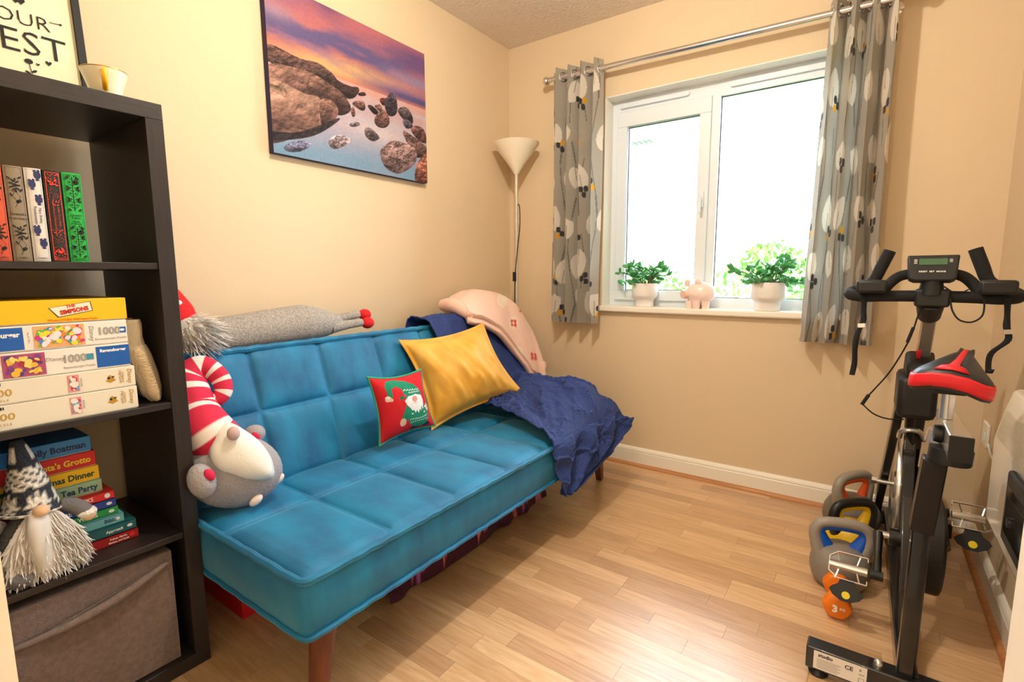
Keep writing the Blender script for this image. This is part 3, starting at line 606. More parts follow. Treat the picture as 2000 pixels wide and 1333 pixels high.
# --- shelf gnome
GC = Vector((.355, -2.362, S1))
M_gbody = mat('grey_felt', (112, 110, 112), .95, bump=(180, .4)); M_fur = mat('white_fur', (250, 246, 240), .9, noise=(30, (236, 230, 222), (3, 3, .6))); 
_n = M_fur.node_tree; _t = _n.nodes.new('ShaderNodeBsdfTranslucent'); _t.inputs[0].default_value = (*lin((244, 236, 228)), 1); _m = _n.nodes.new('ShaderNodeMixShader'); _m.inputs[0].default_value = .3
_n.links.new(_n.nodes['Principled BSDF'].outputs[0], _m.inputs[1]); _n.links.new(_t.outputs[0], _m.inputs[2]); _n.links.new(_m.outputs[0], _n.nodes['Material Output'].inputs[0])
M_nose = mat('skin_felt', (226, 186, 150), .85); M_whf = mat('white_fleece', (240, 238, 232), .95, bump=(150, .9))
t = thing('shelf_gnome', GC, 'grey gnome plush with patterned knitted hat and long white beard', 'plush toy')
b = MB(); b.ell(GC+Vector((0, -.006, .078)), (.046, .064, .080), fn=lambda d: 1-.12*max(0, d.z)); b.build('body', M_gbody, t)
b = MB(); hp = catmull([GC+Vector(p) for p in ((0, -.002, .150), (0, -.001, .165), (.004, -.002, .215), (.008, -.006, .262), (.012, -.012, .318))], 8)
seg = 40; b.tube(hp, [.056, .049, .036, .025, .010], seg); n = len(b.v); cols = np.empty((n, 3)); rows = len(hp)
for i in range(rows):
    v = i/(rows-1)
    for k in range(seg):
        a = k/seg*16; navy = LC(46, 50, 62); wh = LC(232, 226, 214); c = wh
        if v < .12: c = navy if (int(a*2) % 2 == 0 and i % 2) else wh
        elif v < .5:
            c = navy; da = (k/seg*5) % 1-.5; dv = (v-.32)/.14; q = math.hypot(da*2.4, dv); th = math.atan2(dv, da*2.4)
            if q < 1.0*abs(math.cos(4*th))**.4 and q > .15: c = wh
        elif v < .74: c = wh if (i+k//2) % 3 else navy
        else:
            c = navy
            if ((k/seg*3) % 1 < .4 and .8 < v < .93): c = wh
        cols[i*seg+k] = c
b.build('hat', mat('nordic_knit', attr=True, rough=.95, bump=(120, .9)), t, cols=cols, sharp=180)
MB().ell(GC+Vector((.054, .006, .160)), (.014, .015, .013)).build('nose', M_nose, t)
def strands(name, m, parent, n, root, drop, seed, w=.0016):
    r = np.random.default_rng(seed); b = MB()
    for i in range(n):
        p, d, L = root(r); p = Vector(p); d = Vector(d); s = Vector(r.normal(size=3)*.12); side = d.cross(Vector((.3, .5, .8))).normalized()*w
        q = [p, p+(d+s*.5)*L*.5, p+(d+s)*L*.85+Vector(drop)*L*.3, p+(d+s*1.5)*L+Vector(drop)*L*.5]
        b.add([q[0]-side, q[0]+side, q[1]-side*.9, q[1]+side*.9, q[2]-side*.6, q[2]+side*.6, q[3]], [(0, 1, 3, 2), (2, 3, 5, 4), (4, 5, 6)])
    o = b.build(name, m, parent, sharp=180); o['kind'] = 'stuff'; return o
b = MB(); b.tube(catmull([GC+Vector(p) for p in ((.036, .004, .158), (.044, .006, .125), (.046, .010, .08), (.044, .014, .035), (.04, .016, .012))], 5), [.02, .036, .040, .036, .015], 18, flat=.5); beard = b.build('beard', M_fur, t)
def rt(r):
    u, v = r.uniform(-1, 1), r.random(); z = .150-.115*v; wd = .024+.042*math.sin(v*PI*.7)
    return GC+Vector((.046+.018*math.cos(u*1.3)*(1 if v > .15 else .5)-.008, .008+u*wd, z)), (.22, u*.45, -.9), .028+.018*r.random()
strands('beard_hair', M_fur, beard, 1500, rt, (0, 0, -.3), 3, .0028)
for s in (-1, 1):
    ap = [GC+Vector(p) for p in ((.01, s*.055, .145), (.026, s*.078, .12), (.032, s*.080, .085), (.04, s*.070, .05) if s < 0 else (.05, s*.074, .10))]
    if s > 0: ap = [GC+Vector(p) for p in ((.01, .05, .145), (.02, .07, .137), (.030, .088, .118))]
    b = MB(); b.tube(catmull(ap, 5), [.016, .018, .017], 12); arm = b.build('arm', M_gbody, t)
    e = ap[-1]; MB().ell(ap[-2] if s < 0 else e, (.02, .02, .012)).build('cuff', M_whf, arm)
    MB().ell(e+Vector((.004, s*.002, -.004)), (.015, .015, .016)).build('hand', M_nose if s > 0 else M_gbody, arm)
MB().tube(catmull([GC+Vector(p) for p in ((.02, -.04, .03), (.045, -.05, .022), (.055, -.02, .016))], 5), [.02, .02, .016], 12).build('foot', M_gbody, t)
# --- storage box
M_fab = mat('grey_brown_fabric', (128, 112, 106), .9, noise=(90, (112, 98, 94)), bump=(300, .3))
t = thing('storage_box', (.23, -2.265, .038), 'grey-brown fabric storage box with pull flap in the bottom compartment', 'storage box')
u, v = np.meshgrid(np.linspace(0, 1, 30), np.linspace(0, 1, 30))
fx = .408-.006*np.sin(PI*u)*np.sin(PI*v); b = MB(); b.grid(np.stack([fx, IY0+.006+(IY1-IY0-.032)*u, .039+.305*v], -1)); b.build('front_panel', M_fab, t)
bx('body', .07, .402, IY0+.004, IY1-.024, .039, .344, M_fab, t, .004)
y0, y1 = IY0+.01, IY1-.04
P = catmull([(.412, y0, .262), (.424, (y0*2+y1)/3, .270), (.428, (y0+y1*2)/3, .290), (.416, y1, .318)], 8)
b = MB(); b.tube(P, [.006, .010, .011, .006], 10); b.build('pull_flap', M_fab, t)
b = MB(); A = [Vector((.407, y0, .262-.004)), Vector((.411, y1, .318)), Vector((.409, y1+.006, .20)), Vector((.409, y1-.035, .043)), Vector((.409, y0, .043))]
b.add(A+[Vector((.4135, a.y, a.z)) for a in A], [(0, 1, 2, 3, 4), (9, 8, 7, 6, 5)]+[(i, i+5, (i+1) % 5+5, (i+1) % 5) for i in range(5)]); b.build('flap_panel', M_fab, t, sharp=30)
# ================================================================== canvas print on the left wall
CY0, CY1, CZ0, CZ1, CT = -1.540, -.745, 1.510, 2.112, .03
def cvp(cx, cy):
    p = at(500+cx*.285, cy*.285, 0, CT); return ((p.y-CY0)/(CY1-CY0), (p.z-CZ0)/(CZ1-CZ0))
def paint():
    nu, nv = 520, 394
    u, v = np.meshgrid(np.linspace(0, 1, nu), np.linspace(0, 1, nv))
    hz = .5*(cvp(1160, 737)[1]+cvp(620, 580)[1])
    C = np.zeros(u.shape+(3,))
    def mix(a, b, t): t = np.clip(t, 0, 1)[..., None]; return a*(1-t)+b*t
    s = np.clip((v-hz)/(1-hz), 0, 1)
    sky = mix(LC(232, 138, 116), LC(206, 118, 130), s*1.3)
    st = fbm(u*2.2+v*3, v*7-u*1.5, 11); st2 = fbm(u*1.6-v*2, v*11+u*1.2, 21)
    sky = mix(sky, LC(250, 190, 126), np.exp(-((s-.18-.25*(u-.45))/.13)**2)*np.exp(-((u-.42)/.34)**2)*1.25)
    sky = mix(sky, LC(112, 96, 150), (st-.42)*6*np.clip(1.35-u*1.2, 0, 1)*np.exp(-((s-.52)/.34)**2))
    sky = mix(sky, LC(70, 78, 150), np.clip((u-.66)*4, 0, 1)*np.exp(-((s-.72)/.26)**2)*(st2*1.5))
    sky = mix(sky, LC(160, 150, 196), np.clip((u-.6)*3, 0, 1)*np.exp(-((s-.42)/.10)**2)*.8)
    sky = mix(sky, LC(96, 86, 140), np.clip((u-.45)*3, 0, 1)*np.exp(-((s-.10)/.09)**2)*(.5+st))
    sky = mix(sky, LC(150, 120, 165), (st2-.5)*4*np.exp(-((s-.25)/.1)**2))
    sky = mix(sky, LC(186, 150, 178), np.exp(-((u-.04)/.10)**2)*np.exp(-((s-.62)/.12)**2)*.8)
    sky = mix(sky, LC(86, 66, 130), np.clip((s-.8)*4, 0, 1)*np.exp(-((u-.33)/.10)**2)*.9)
    sky = mix(sky, LC(120, 100, 160), np.clip((s-.72)*4, 0, 1)*np.exp(-((u-.05)/.14)**2))
    w = np.clip((hz-v)/hz, 0, 1)
    wat = mix(LC(236, 176, 164), LC(200, 180, 200), w*2.4); wat = mix(wat, LC(226, 208, 214), np.exp(-((w-.5)/.18)**2)*np.exp(-((u-.62)/.25)**2))
    wat = mix(wat, LC(120, 170, 205), np.clip((w-.52)*2.6, 0, 1)*(.55+.6*fbm(u*3, v*6, 31))); wat = mix(wat, LC(214, 206, 222), (fbm(u*5, v*14, 41)-.5)*3*np.clip(1-w, 0, 1))
    C = np.where((v > hz)[..., None], sky, wat)
    def rock(P, base, dark, lite, seed, sc=10, soft=1.0):
        P = [(q.x, q.y) for q in catmull([(*cvp(*p), 0) for p in P], 4, True)]; m = inpoly(u, v, P); vs = [p[1] for p in P]; us = [p[0] for p in P]
        t = (v-min(vs))/(max(vs)-min(vs)+1e-6); a = (u-min(us))/(max(us)-min(us)+1e-6)
        n = fbm(u*sc, v*sc, seed); n2 = fbm(u*sc*4, v*sc*4, seed+3)
        k = mix(dark+0*C, base, t*1.9-.1+(n-.5)*1.2); k = mix(k, lite, (t-.45)*1.6*(n*1.6)-(a-.5)*.35); gy, gx = np.gradient(n+.35*n2); k = k*(.55+.9*n2)[..., None]*np.clip(1+28*(gy-gx*.7), .35, 1.9)[..., None]
        cr_ = np.abs(fbm(u*sc*.7+3, v*sc*.7, seed+9)-.5); k = k*(1-.65*np.exp(-cr_/.012)[...])[..., None]
        C[m] = k[m]
    br, bd, bl = LC(120, 84, 78), LC(52, 34, 38), LC(188, 140, 122)
    rock([(80, 300), (300, 400), (420, 430), (520, 500), (560, 550), (640, 590), (700, 600), (700, 640), (640, 680), (500, 620), (300, 500), (80, 420)], LC(86, 62, 62), bd, LC(140, 96, 86), 51, 9)
    rock([(80, 440), (260, 462), (380, 500), (480, 560), (590, 640), (645, 720), (640, 770), (560, 790), (480, 700), (300, 640), (80, 600)], br, bd, bl, 53, 6)
    rock([(80, 560), (180, 565), (330, 640), (440, 680), (455, 860), (300, 930), (80, 960)], LC(150, 108, 96), LC(60, 42, 46), LC(200, 156, 136), 57, 5)
    rock([(440, 690), (520, 690), (560, 745), (555, 800), (500, 850), (450, 865)], br, bd, bl, 59, 6)
    rock([(80, 900), (300, 905), (560, 810), (540, 850), (400, 930), (220, 960), (80, 955)], LC(58, 42, 48), LC(36, 28, 36), LC(80, 60, 64), 61, 8)
    for P, sd, b3 in (([(660, 715), (690, 690), (740, 700), (748, 750), (720, 758)], 71, br), ([(765, 730), (790, 722), (840, 770), (810, 785)], 72, bd), ([(812, 730), (840, 715), (864, 735), (850, 765)], 73, br), ([(846, 680), (890, 672), (900, 700), (870, 725)], 74, LC(120, 60, 56)),
                      ([(810, 830), (830, 780), (870, 750), (910, 800), (912, 850), (880, 878), (835, 870)], 75, br), ([(880, 720), (900, 660), (930, 632), (962, 680), (968, 760), (945, 795), (905, 790)], 76, LC(78, 66, 80)), ([(970, 760), (1000, 732), (1040, 745), (1072, 800), (1070, 850), (1010, 820)], 77, LC(90, 74, 80)),
                      ([(1004, 830), (1040, 822), (1076, 868), (1030, 882)], 78, LC(90, 80, 96)), ([(742, 890), (775, 874), (830, 920), (845, 950), (800, 970), (755, 940)], 79, LC(112, 92, 96)), ([(648, 750), (670, 735), (680, 790), (660, 800)], 80, br), ([(640, 850), (690, 835), (712, 858), (660, 872)], 81, LC(150, 130, 140)),
                      ([(1060, 890), (1095, 862), (1150, 890), (1168, 980), (1110, 960)], 82, LC(120, 78, 74)), ([(1006, 905), (1040, 910), (1168, 1010), (1168, 1060), (1100, 1080), (1040, 990)], 83, LC(120, 88, 84)),
                      ([(850, 1040), (900, 985), (950, 965), (1050, 995), (1095, 1030), (1095, 1110), (1030, 1170), (960, 1190), (880, 1140)], 84, LC(150, 118, 116)), ([(1090, 1180), (1110, 1110), (1170, 1060), (1172, 1250), (1095, 1240)], 85, LC(186, 112, 92)),
                      ([(500, 960), (560, 925), (640, 945), (650, 975), (560, 1020), (510, 1010)], 86, LC(176, 150, 156)), ([(190, 1010), (260, 970), (350, 970), (380, 1000), (300, 1040), (220, 1040)], 87, LC(120, 120, 150)), ([(700, 640), (740, 632), (752, 655), (710, 658)], 88, bd)):
        rock(P, b3, b3*.3, np.minimum(b3*2.2, .8), sd, 14)
    g = C.mean(-1, keepdims=True); C = np.clip(g+(C-g)*.98, 0, 1)*.60*(.9+.2*fbm(u*130, v*100, 91, 2))[..., None]
    return u, v, C
u, v, C = paint()
t = thing('canvas_print', (0, (CY0+CY1)/2, CZ0), 'canvas print of sunset sea and boulders on the left wall', 'picture')
MB().grid(np.stack([np.full(u.shape, CT+.0006), CY0+(CY1-CY0)*u, CZ0+(CZ1-CZ0)*v], -1)).build('printed_canvas', mat('canvas_inks', attr=True, rough=.7, spec=.3), t, sharp=180, cols=C.reshape(-1, 3))
bx('stretcher', .001, CT, CY0, CY1, CZ0, CZ1, mat('canvas_edge', (58, 38, 60), .8, noise=(6, (30, 40, 90))), t)
# ================================================================== floor lamp
LX, LY = .165, -.165
t = thing('floor_lamp', (LX, LY, 0), 'slim white uplighter floor lamp in the room corner', 'lamp')
M_lw = mat('lamp_white', (236, 226, 206), .45); M_pole = mat('lamp_pole', (205, 196, 182), .35, .3)
MB().lathe([(.12, 0), (.125, .004), (.12, .012), (.03, .022), (.014, .03)], (LX, LY, 0), 28).build('base', M_lw, t)
MB().cyl((LX, LY, .028), (LX, LY, 1.645), .0095).build('pole', M_pole, t)
for z in (.56, 1.1): MB().cyl((LX, LY, z), (LX, LY, z+.018), .0115).build('collar', M_pole, t)
MB().lathe([(.012, 1.625), (.030, 1.655), (.042, 1.672), (.044, 1.676), (.13, 1.792), (.1315, 1.796), (.128, 1.796), (.04, 1.68), (.002, 1.676)], (LX, LY, 0), 36, False).build('shade', M_lw, t, sharp=30)
cb_ = catmull([(LX+.011, LY, 1.46), (LX+.028, LY-.01, 1.44), (LX+.03, LY-.01, 1.34), (LX+.014, LY-.008, 1.22), (LX+.004, LY-.012, 1.12), (LX-.004, LY-.014, 1.0), (LX-.006, LY-.014, .7), (LX-.004, LY-.012, .3), (LX, LY-.012, .05)], 6)
MB().tube(cb_, .0028, 6).build('cable', M_blk, t); bx('switch', LX-.012, LX+.004, LY-.026, LY-.008, 1.02, 1.075, M_blk, t, .003)
# ================================================================== curtain pole and curtains
RY, RZ = -.09, 2.105
def rodz(x): return 2.113-.0187*(x-.64)
t = thing('curtain_pole', (1.12, -.04, 2.1), 'chrome curtain pole across the top of the window', 'curtain pole')
MB().cyl((.325, RY, rodz(.325)), (1.93, RY, rodz(1.93)), .0135, seg=20).build('pole', M_chrome, t)
for x, s in ((.318, -1), (1.936, 1)): MB().ell((x, RY, rodz(x)), (.02, .023, .023)).build('finial', M_chrome, t)
for x in (.385, 1.87): MB().tube([(x, RY, rodz(x)-.002), (x, -.03, rodz(x)-.006), (x, -.004, rodz(x)-.006)], .006, 8).lathe([(.022, 0), (.022, .006), (.01, .01)], basis((x, 0, rodz(x)-.006), (1, 0, 0), (0, 0, 1)), 16).build('bracket', M_chrome, t)
def cloth_pattern(a, h, seed, spots):
    C = np.empty(a.shape+(3,)); C[:] = LC(180, 173, 161); C *= (.96+.08*fbm(a*60, h*200, seed))[..., None]
    r = np.random.default_rng(seed); W_, D_, Y_, K_ = LC(238, 230, 218), LC(64, 60, 62), LC(236, 172, 28), LC(128, 122, 116)
    def seg(p, q, w, c):
        p, q = np.array(p), np.array(q); d = q-p; L = (d**2).sum(); tt = np.clip(((a-p[0])*d[0]+(h-p[1])*d[1])/L, 0, 1); C[np.hypot(a-p[0]-tt*d[0], h-p[1]-tt*d[1]) < w] = c
    A, Hh = a.max(), h.max()
    for k in range(int(A/.11)+1):       # stems
        x = k*.11+r.uniform(-.02, .02); pr = (x, 0)
        for j in range(14):
            nx = (x+.03*math.sin(j*.9+k*2), (j+1)*Hh/14)
            if r.random() < .75: seg(pr, nx, .0035 if j % 3 else .006, K_)
            pr = nx
    for k in range(int(A/.19)+1):
        for j in range(int(Hh/.23)+1):
            cx, cy = (k+.5*(j % 2))*.19+r.uniform(-.04, .04), (j+.4)*.23+r.uniform(-.035, .035); rot = r.uniform(-.7, .7)+(PI if r.random() < .4 else 0); L, wd = r.uniform(.065, .085), r.uniform(.042, .058)
            X = (a-cx)*math.cos(rot)+(h-cy)*math.sin(rot); Yq = -(a-cx)*math.sin(rot)+(h-cy)*math.cos(rot)
            tt = np.clip((Yq+L)/(2*L), 0, 1); prof = wd*np.sin(PI*tt**.75)**.7
            m = (np.abs(X) < prof) & (np.abs(Yq) < L*.97)
            if r.random() < .5: m &= (Yq < L*.45)
            C[m] = W_; seg((cx, cy), (cx+.03*math.sin(rot), cy-L*1.1*math.cos(rot)), .0022, K_)
            if r.random() < .62:
                bx_, by_ = cx+r.uniform(.03, .05), cy-L*r.uniform(.6, 1.2); y_ = r.integers(0, 4)
                for q in range(3):
                    an = q*2.1+rot; px_, py_ = bx_+.02*math.cos(an), by_+.02*math.sin(an)
                    C[(np.abs(a-px_)**3+np.abs(h-py_)**3) < .0155**3] = Y_ if q == y_ else D_
    return C
M_cur = mat('curtain_cloth', attr=True, rough=.9, bump=(500, .2), sheen=.2)
_n = M_cur.node_tree; _t = _n.nodes.new('ShaderNodeBsdfTranslucent'); _m = _n.nodes.new('ShaderNodeMixShader'); _m.inputs[0].default_value = .28
_n.links.new([q for q in _n.nodes if q.type == 'ATTRIBUTE'][0].outputs[0], _t.inputs[0]); _n.links.new(_n.nodes['Principled BSDF'].outputs[0], _m.inputs[1]); _n.links.new(_t.outputs[0], _m.inputs[2]); _n.links.new(_m.outputs[0], _n.nodes['Material Output'].inputs[0])
def curtain(label, x0, x1, zt, zb_, folds, seed, amp, flare=0, ph=0):
    t = thing('curtain', ((x0+x1)/2, RY, zb_), label, 'curtain', 'eyelet curtains')
    nu, nv = 330, 420; s = np.linspace(0, 1, nu); vv = np.linspace(0, 1, nv)
    S, V = np.meshgrid(s, vv); sag = 1-V
    ang = S*folds*2*PI+ph
    wob = .10*np.sin(V*3+seed)+.06*np.sin(V*7.3+seed*2)
    xm = x0-flare*sag+(x1-x0+flare*sag+.3*flare*sag)*(S+.018*np.sin(2*ang+wob*4)+.03*(fbm(S*4, V*1.2, seed)-.5))
    ym = RY+amp*np.sign(np.sin(ang+wob))*np.abs(np.sin(ang+wob))*(.85+.3*sag)+.012*(fbm(S*6, V*2, seed+4)-.5)*sag
    zm = zb_+(zt-zb_)*V-.006*np.sin(ang)*sag
    arc = np.concatenate([[0], np.cumsum(np.hypot(np.diff(xm[nv//2]), np.diff(ym[nv//2])))])
    C = cloth_pattern(np.broadcast_to(arc, S.shape), zm-zb_, seed, None)
    c = MB().grid(np.stack([xm, ym, zm], -1)).build('cloth', M_cur, t, sharp=180, cols=C.reshape(-1, 3))
    ze = int(nv*.965)
    sgn = np.sin(ang[ze]+wob[ze]); zc = np.where(np.diff(np.sign(sgn)))[0]
    for i in zc:
        i = min(max(i, 2), nu-3)
        p = Vector((xm[ze, i], RY, rodz(xm[ze, i]))); d = Vector((xm[ze, i+2]-xm[ze, i-2], ym[ze, i+2]-ym[ze, i-2], 0)).normalized(); n_ = Vector((0, 0, 1))
        ring = [p+(d*math.cos(k*PI/10)+n_*math.sin(k*PI/10))*.024 for k in range(20)]
        MB().tube(ring, .0042, 6, closed=True).build('eyelet', M_chrome, t)
    return t
curtain('grey patterned curtain hanging left of the window', .352, .650, 2.158, .79, 4, 5, .056, .004, .3)
curtain('grey patterned curtain hanging right of the window behind the bike', 1.652, 1.878, 2.146, .762, 3.5, 8, .060, .03, 2.6)
# ================================================================== window sill
M_pot = mat('white_ceramic', (238, 234, 230), .3, coat=.3); M_soil = mat('soil', (60, 44, 34), 1); M_jade = mat('jade_leaf', (48, 140, 82), .38, noise=(14, (100, 186, 104)), coat=.3); M_stem = mat('jade_stem', (112, 104, 70), .7)
lm = MB(); lm.ell((0, 0, .016), (.0105, .0036, .021), seg=8, rings=6, fn=lambda d: 1-.18*(d.z < 0)); lo = lm.build('leaf', M_jade, sharp=180); LEAF = lo.data; bpy.data.objects.remove(lo)
def jade(cx, cy, R, hh, label, n, spread, seed):
    z = .885; t = thing('potted_jade_plant', (cx, cy, z), label, 'plant', 'jade plants on the window sill'); r = random.Random(seed)
    MB().lathe([(R*.66, 0), (R*.70, .002), (R*.70, hh*.26), (R*.76, hh*.33), (R*.95, hh*.42), (R, hh*.52), (R, hh*.99), (R*.97, hh), (R*.93, hh*.98), (R*.93, hh*.9), (.001, hh*.88)], (cx, cy, z), 36, False).build('pot', M_pot, t, sharp=40)
    MB().lathe([(R*.92, hh*.88), (R*.5, hh*.9), (.002, hh*.905)], (cx, cy, z), 20, False).build('soil', M_soil, t)
    sb = MB(); k = 0
    for i in range(n):
        a = 2*PI*i/n+r.uniform(-.25, .25); rr = spread*(.35+.7*((i*7) % n)/n); top = hh+.03+.085*r.random()*(1.1-rr/spread*.5); lowd = r.random() < .36
        if lowd: top = hh-.004
        p0 = Vector((cx+R*.4*math.cos(a), cy+R*.4*math.sin(a), z+hh*.9)); p2 = Vector((cx+rr*math.cos(a), cy+rr*.5*math.sin(a)-.006, z+top)); p1 = p0.lerp(p2, .5)+Vector((0, 0, .02))
        pts = catmull([p0, p1, p2], 4); sb.tube(pts, [.0032, .0018], 6)
        for j, f in enumerate((.45, .62, .8, .92, 1, 1, 1)):
            q = pts[min(int(f*(len(pts)-1)), len(pts)-1)]; d = Vector((math.cos(a+j*2.0)*1, math.sin(a+j*2.0)*1, r.uniform(-.25, .9))).normalized()
            if j >= 4: d = (Vector((math.cos(a), math.sin(a), 0))*r.uniform(.1, 1)+Vector((r.uniform(-.7, .7), r.uniform(-.5, .5), r.uniform(-.2, .9)))).normalized()
            o = bpy.data.objects.new('leaf', LEAF); COL.objects.link(o); o.parent = t
            q_ = d.to_track_quat('Z', 'Y') @ Matrix.Rotation(r.uniform(0, 6), 3, 'Z').to_quaternion()
            sc = r.uniform(.75, 1.35); o.matrix_local = Matrix.Translation(q-Vector((cx, cy, z))) @ q_.to_matrix().to_4x4() @ Matrix.Diagonal((sc, sc, sc, 1)); k += 1
    sb.build('stems', M_stem, t)
jade(.868, .032, .068, .125, 'jade plant in smaller white pot at the left of the sill', 25, .14, 2)
jade(1.470, .030, .078, .132, 'jade plant in larger white pot at the right of the sill', 27, .158, 5)
PC_ = Vector((1.152, .028, .885)); M_pig = mat('pink_glaze', (246, 222, 214), .22, coat=.5)
t = thing('piggy_bank', PC_, 'pale pink china piggy bank between the two plants', 'piggy bank')
MB().ell(PC_+Vector((.008, 0, .078)), (.074, .058, .058), seg=28, rings=18).build('body', M_pig, t)
MB().tube([PC_+Vector((-.052, -.03, .072)), PC_+Vector((-.066, -.048, .070))], [.024, .021], 18).build('snout', mat('pink_snout', (240, 200, 184), .3), t)
for dx, dy, dz, rz in ((-.052, -.02, .128, .5), (.004, -.036, .128, -.2)):
    MB().ell(PC_+Vector((dx, dy, dz)), (.015, .006, .021), Matrix.Rotation(rz, 3, 'Y') @ Matrix.Rotation(.3, 3, 'X'), 14, 10).build('ear', M_pig, t)
for dx, dy in ((-.036, -.024), (.0, -.036), (.042, -.026), (.02, .03)): MB().tube([PC_+Vector((dx, dy, .04)), PC_+Vector((dx, dy, 0))], [.022, .017], 14).build('leg', M_pig, t)
# ================================================================== soft things on the sofa
def pxp(px, py, C):
    n = (Vector(C)-CAM).normalized(); d = cf+cr*((px-1000)/FPX)-cu*((py-666.5)/FPX); return CAM+d*((Vector(C)-CAM).dot(n)/d.dot(n))
def cushion(name, cn, thick, m, label, cols=None, n=70, flange=.06, seed=1, wr=.006, pip=None):
    TL, TR, BR, BL_ = [np.array(c) for c in cn]; u, v = np.meshgrid(np.linspace(0, 1, n), np.linspace(0, 1, n))
    a, b_ = u*2-1, v*2-1
    pin = .075*(1-b_**2)*a; pin2 = .075*(1-a**2)*b_
    U, V = u-pin*.9, v-pin2*.9
    P = (BL_*(1-U)[..., None]+BR*U[..., None])*(1-V)[..., None]+(TL*(1-U)[..., None]+TR*U[..., None])*V[..., None]
    nrm = np.cross(BR-BL_, TL-BL_); nrm /= np.linalg.norm(nrm)
    q = 1-flange*2
    th = np.clip(1-np.abs(a/q)**2.6, 0, 1)*np.clip(1-np.abs(b_/q)**2.6, 0, 1); th = th**.62
    t_ = thing(name, tuple(((BL_+BR)/2).tolist()), label, 'cushion')
    wk = wr*(fbm(u*4.6+v*1.2, v*1.6-u*1.0, seed, 3)-.5)*2*np.clip(th*1.4, .15, 1)
    F_ = P+nrm*(th*thick/2+.002+wk)[..., None]; B_ = P-nrm*(th*thick/2+.002)[..., None]
    b = MB(); b.grid(F_); k = len(b.v); b.grid(B_[:, ::-1]); N = n
    e0 = [j for j in range(N)]+[i*N+N-1 for i in range(1, N)]+[(N-1)*N+j for j in range(N-2, -1, -1)]+[i*N for i in range(N-2, 0, -1)]
    bk_ = lambda i: k+(i//N)*N+(N-1-i % N)
    for i in range(len(e0)): x_, y_ = e0[i], e0[(i+1) % len(e0)]; b.f.append((y_, x_, bk_(x_), bk_(y_)))
    cc = None
    if cols is not None:
        cf_ = cols(u, v); cb2 = np.broadcast_to(cols(u*0+.02, v*0+.02), cf_.shape); cc = np.concatenate([cf_.reshape(-1, 3), cb2.reshape(-1, 3)])
    o = b.build('cover', m, t_, sharp=180, cols=cc)
    if pip:
        MB().tube([Vector(P.reshape(-1, 3)[i]) for i in e0], .004, 6, closed=True).build('piping', pip, t_)
    return t_, F_, nrm
M_must = mat('mustard_velvet', (222, 160, 44), .6, noise=(9, (234, 184, 84), (1, 1, 1)), sheen=.45, sheent=(255, 230, 160), bump=(250, .1))
cushion('mustard_cushion', [tuple(at(778, 664, 0, .235)), tuple(at(944, 630, 0, .315)), tuple(at(1024, 768, 0, .54)), tuple(at(842, 842, 0, .375))], .21, M_must, 'large mustard yellow velvet cushion leaning on the sofa back', n=110, flange=.035, seed=4, wr=.034)
def gnome_art(u, v):
    C = np.empty(u.shape+(3,)); C[:] = LC(206, 12, 26); u = (u-.58)/1.08+.58; v = (v-.5)/1.08+.5; G, Wt, Sk = LC(10, 132, 98), LC(242, 240, 236), LC(226, 190, 160)
    # picture coordinates: crop pixels of the cushion face
    def el(cx, cy, rx, ry, c, rot=0, cond=None):
        X, Yq = u-cx, v-cy; x = X*math.cos(rot)+Yq*math.sin(rot); y = -X*math.sin(rot)+Yq*math.cos(rot); m = (x/rx)**2+(y/ry)**2 < 1
        if cond is not None: m &= cond
        C[m] = c
    def pg(P, c): C[inpoly(u, v, P)] = c
    el(.58, .11, .09, .035, LC(20, 34, 60), .1); el(.78, .12, .08, .035, LC(20, 34, 60), .1)
    el(.66, .32, .215, .22, G); pg([(.48, .55), (.40, .44), (.33, .30), (.42, .27), (.52, .36)], G); el(.36, .26, .055, .065, Sk); el(.875, .40, .03, .06, LC(235, 200, 210))
    for k in range(16): el(.49+.022*k, .27+.012*(k % 2)-.02*math.sin(k*.2), .008, .008, Wt)
    for k in range(9): el(.50+.04*k, .215, .012, .006, Wt, .7*(-1)**k)
    for cx, cy in ((.54, .36), (.79, .34), (.83, .42), (.77, .41)): el(cx, cy, .016, .014, Wt)
    pg([(.46, .66), (.44, .80), (.36, .84), (.29, .80), (.27, .68), (.20, .68), (.20, .84), (.27, .92), (.40, .935), (.56, .90), (.70, .82), (.80, .70), (.80, .62), (.48, .60)], G)
    el(.195, .66, .045, .04, Wt*.92); el(.23, .645, .03, .03, Sk); el(.17, .64, .025, .025, Sk)
    pg([(.36, .66), (.42, .69), (.46, .66), (.42, .63), (.36, .63)], G*.7); el(.47, .68, .018, .018, LC(220, 30, 90))
    for k in range(12): el(.475+.026*k, .765-.004*k+.012*(k % 2), .011, .007, Wt, .7*(-1)**k)
    for k in range(8): el(.56+.03*k, .715-.003*k, .008, .010, Wt)
    pg([(.44, .60), (.52, .66), (.68, .665), (.80, .62), (.82, .53), (.80, .46), (.77, .41), (.745, .45), (.72, .37), (.70, .41), (.665, .345), (.64, .40), (.60, .36), (.585, .41), (.54, .42), (.52, .47), (.47, .52)], Wt)
    el(.64, .595, .055, .05, LC(226, 150, 140)); el(.63, .53, .06, .012, LC(220, 214, 208), -.1)
    return C
M_art = mat('appliqued_cotton', attr=True, rough=.85, bump=(300, .2))
cushion('gnome_cushion', [tuple(at(717, 737, 0, .405)), tuple(at(822, 722, 0, .415)), tuple(at(850, 832, 0, .435)), tuple(at(741, 871, 0, .415))], .085, M_art, 'small red cushion with a gnome motif and green piping', cols=gnome_art, n=190, flange=.01, wr=.003, pip=mat('green_piping', (40, 160, 120), .8))
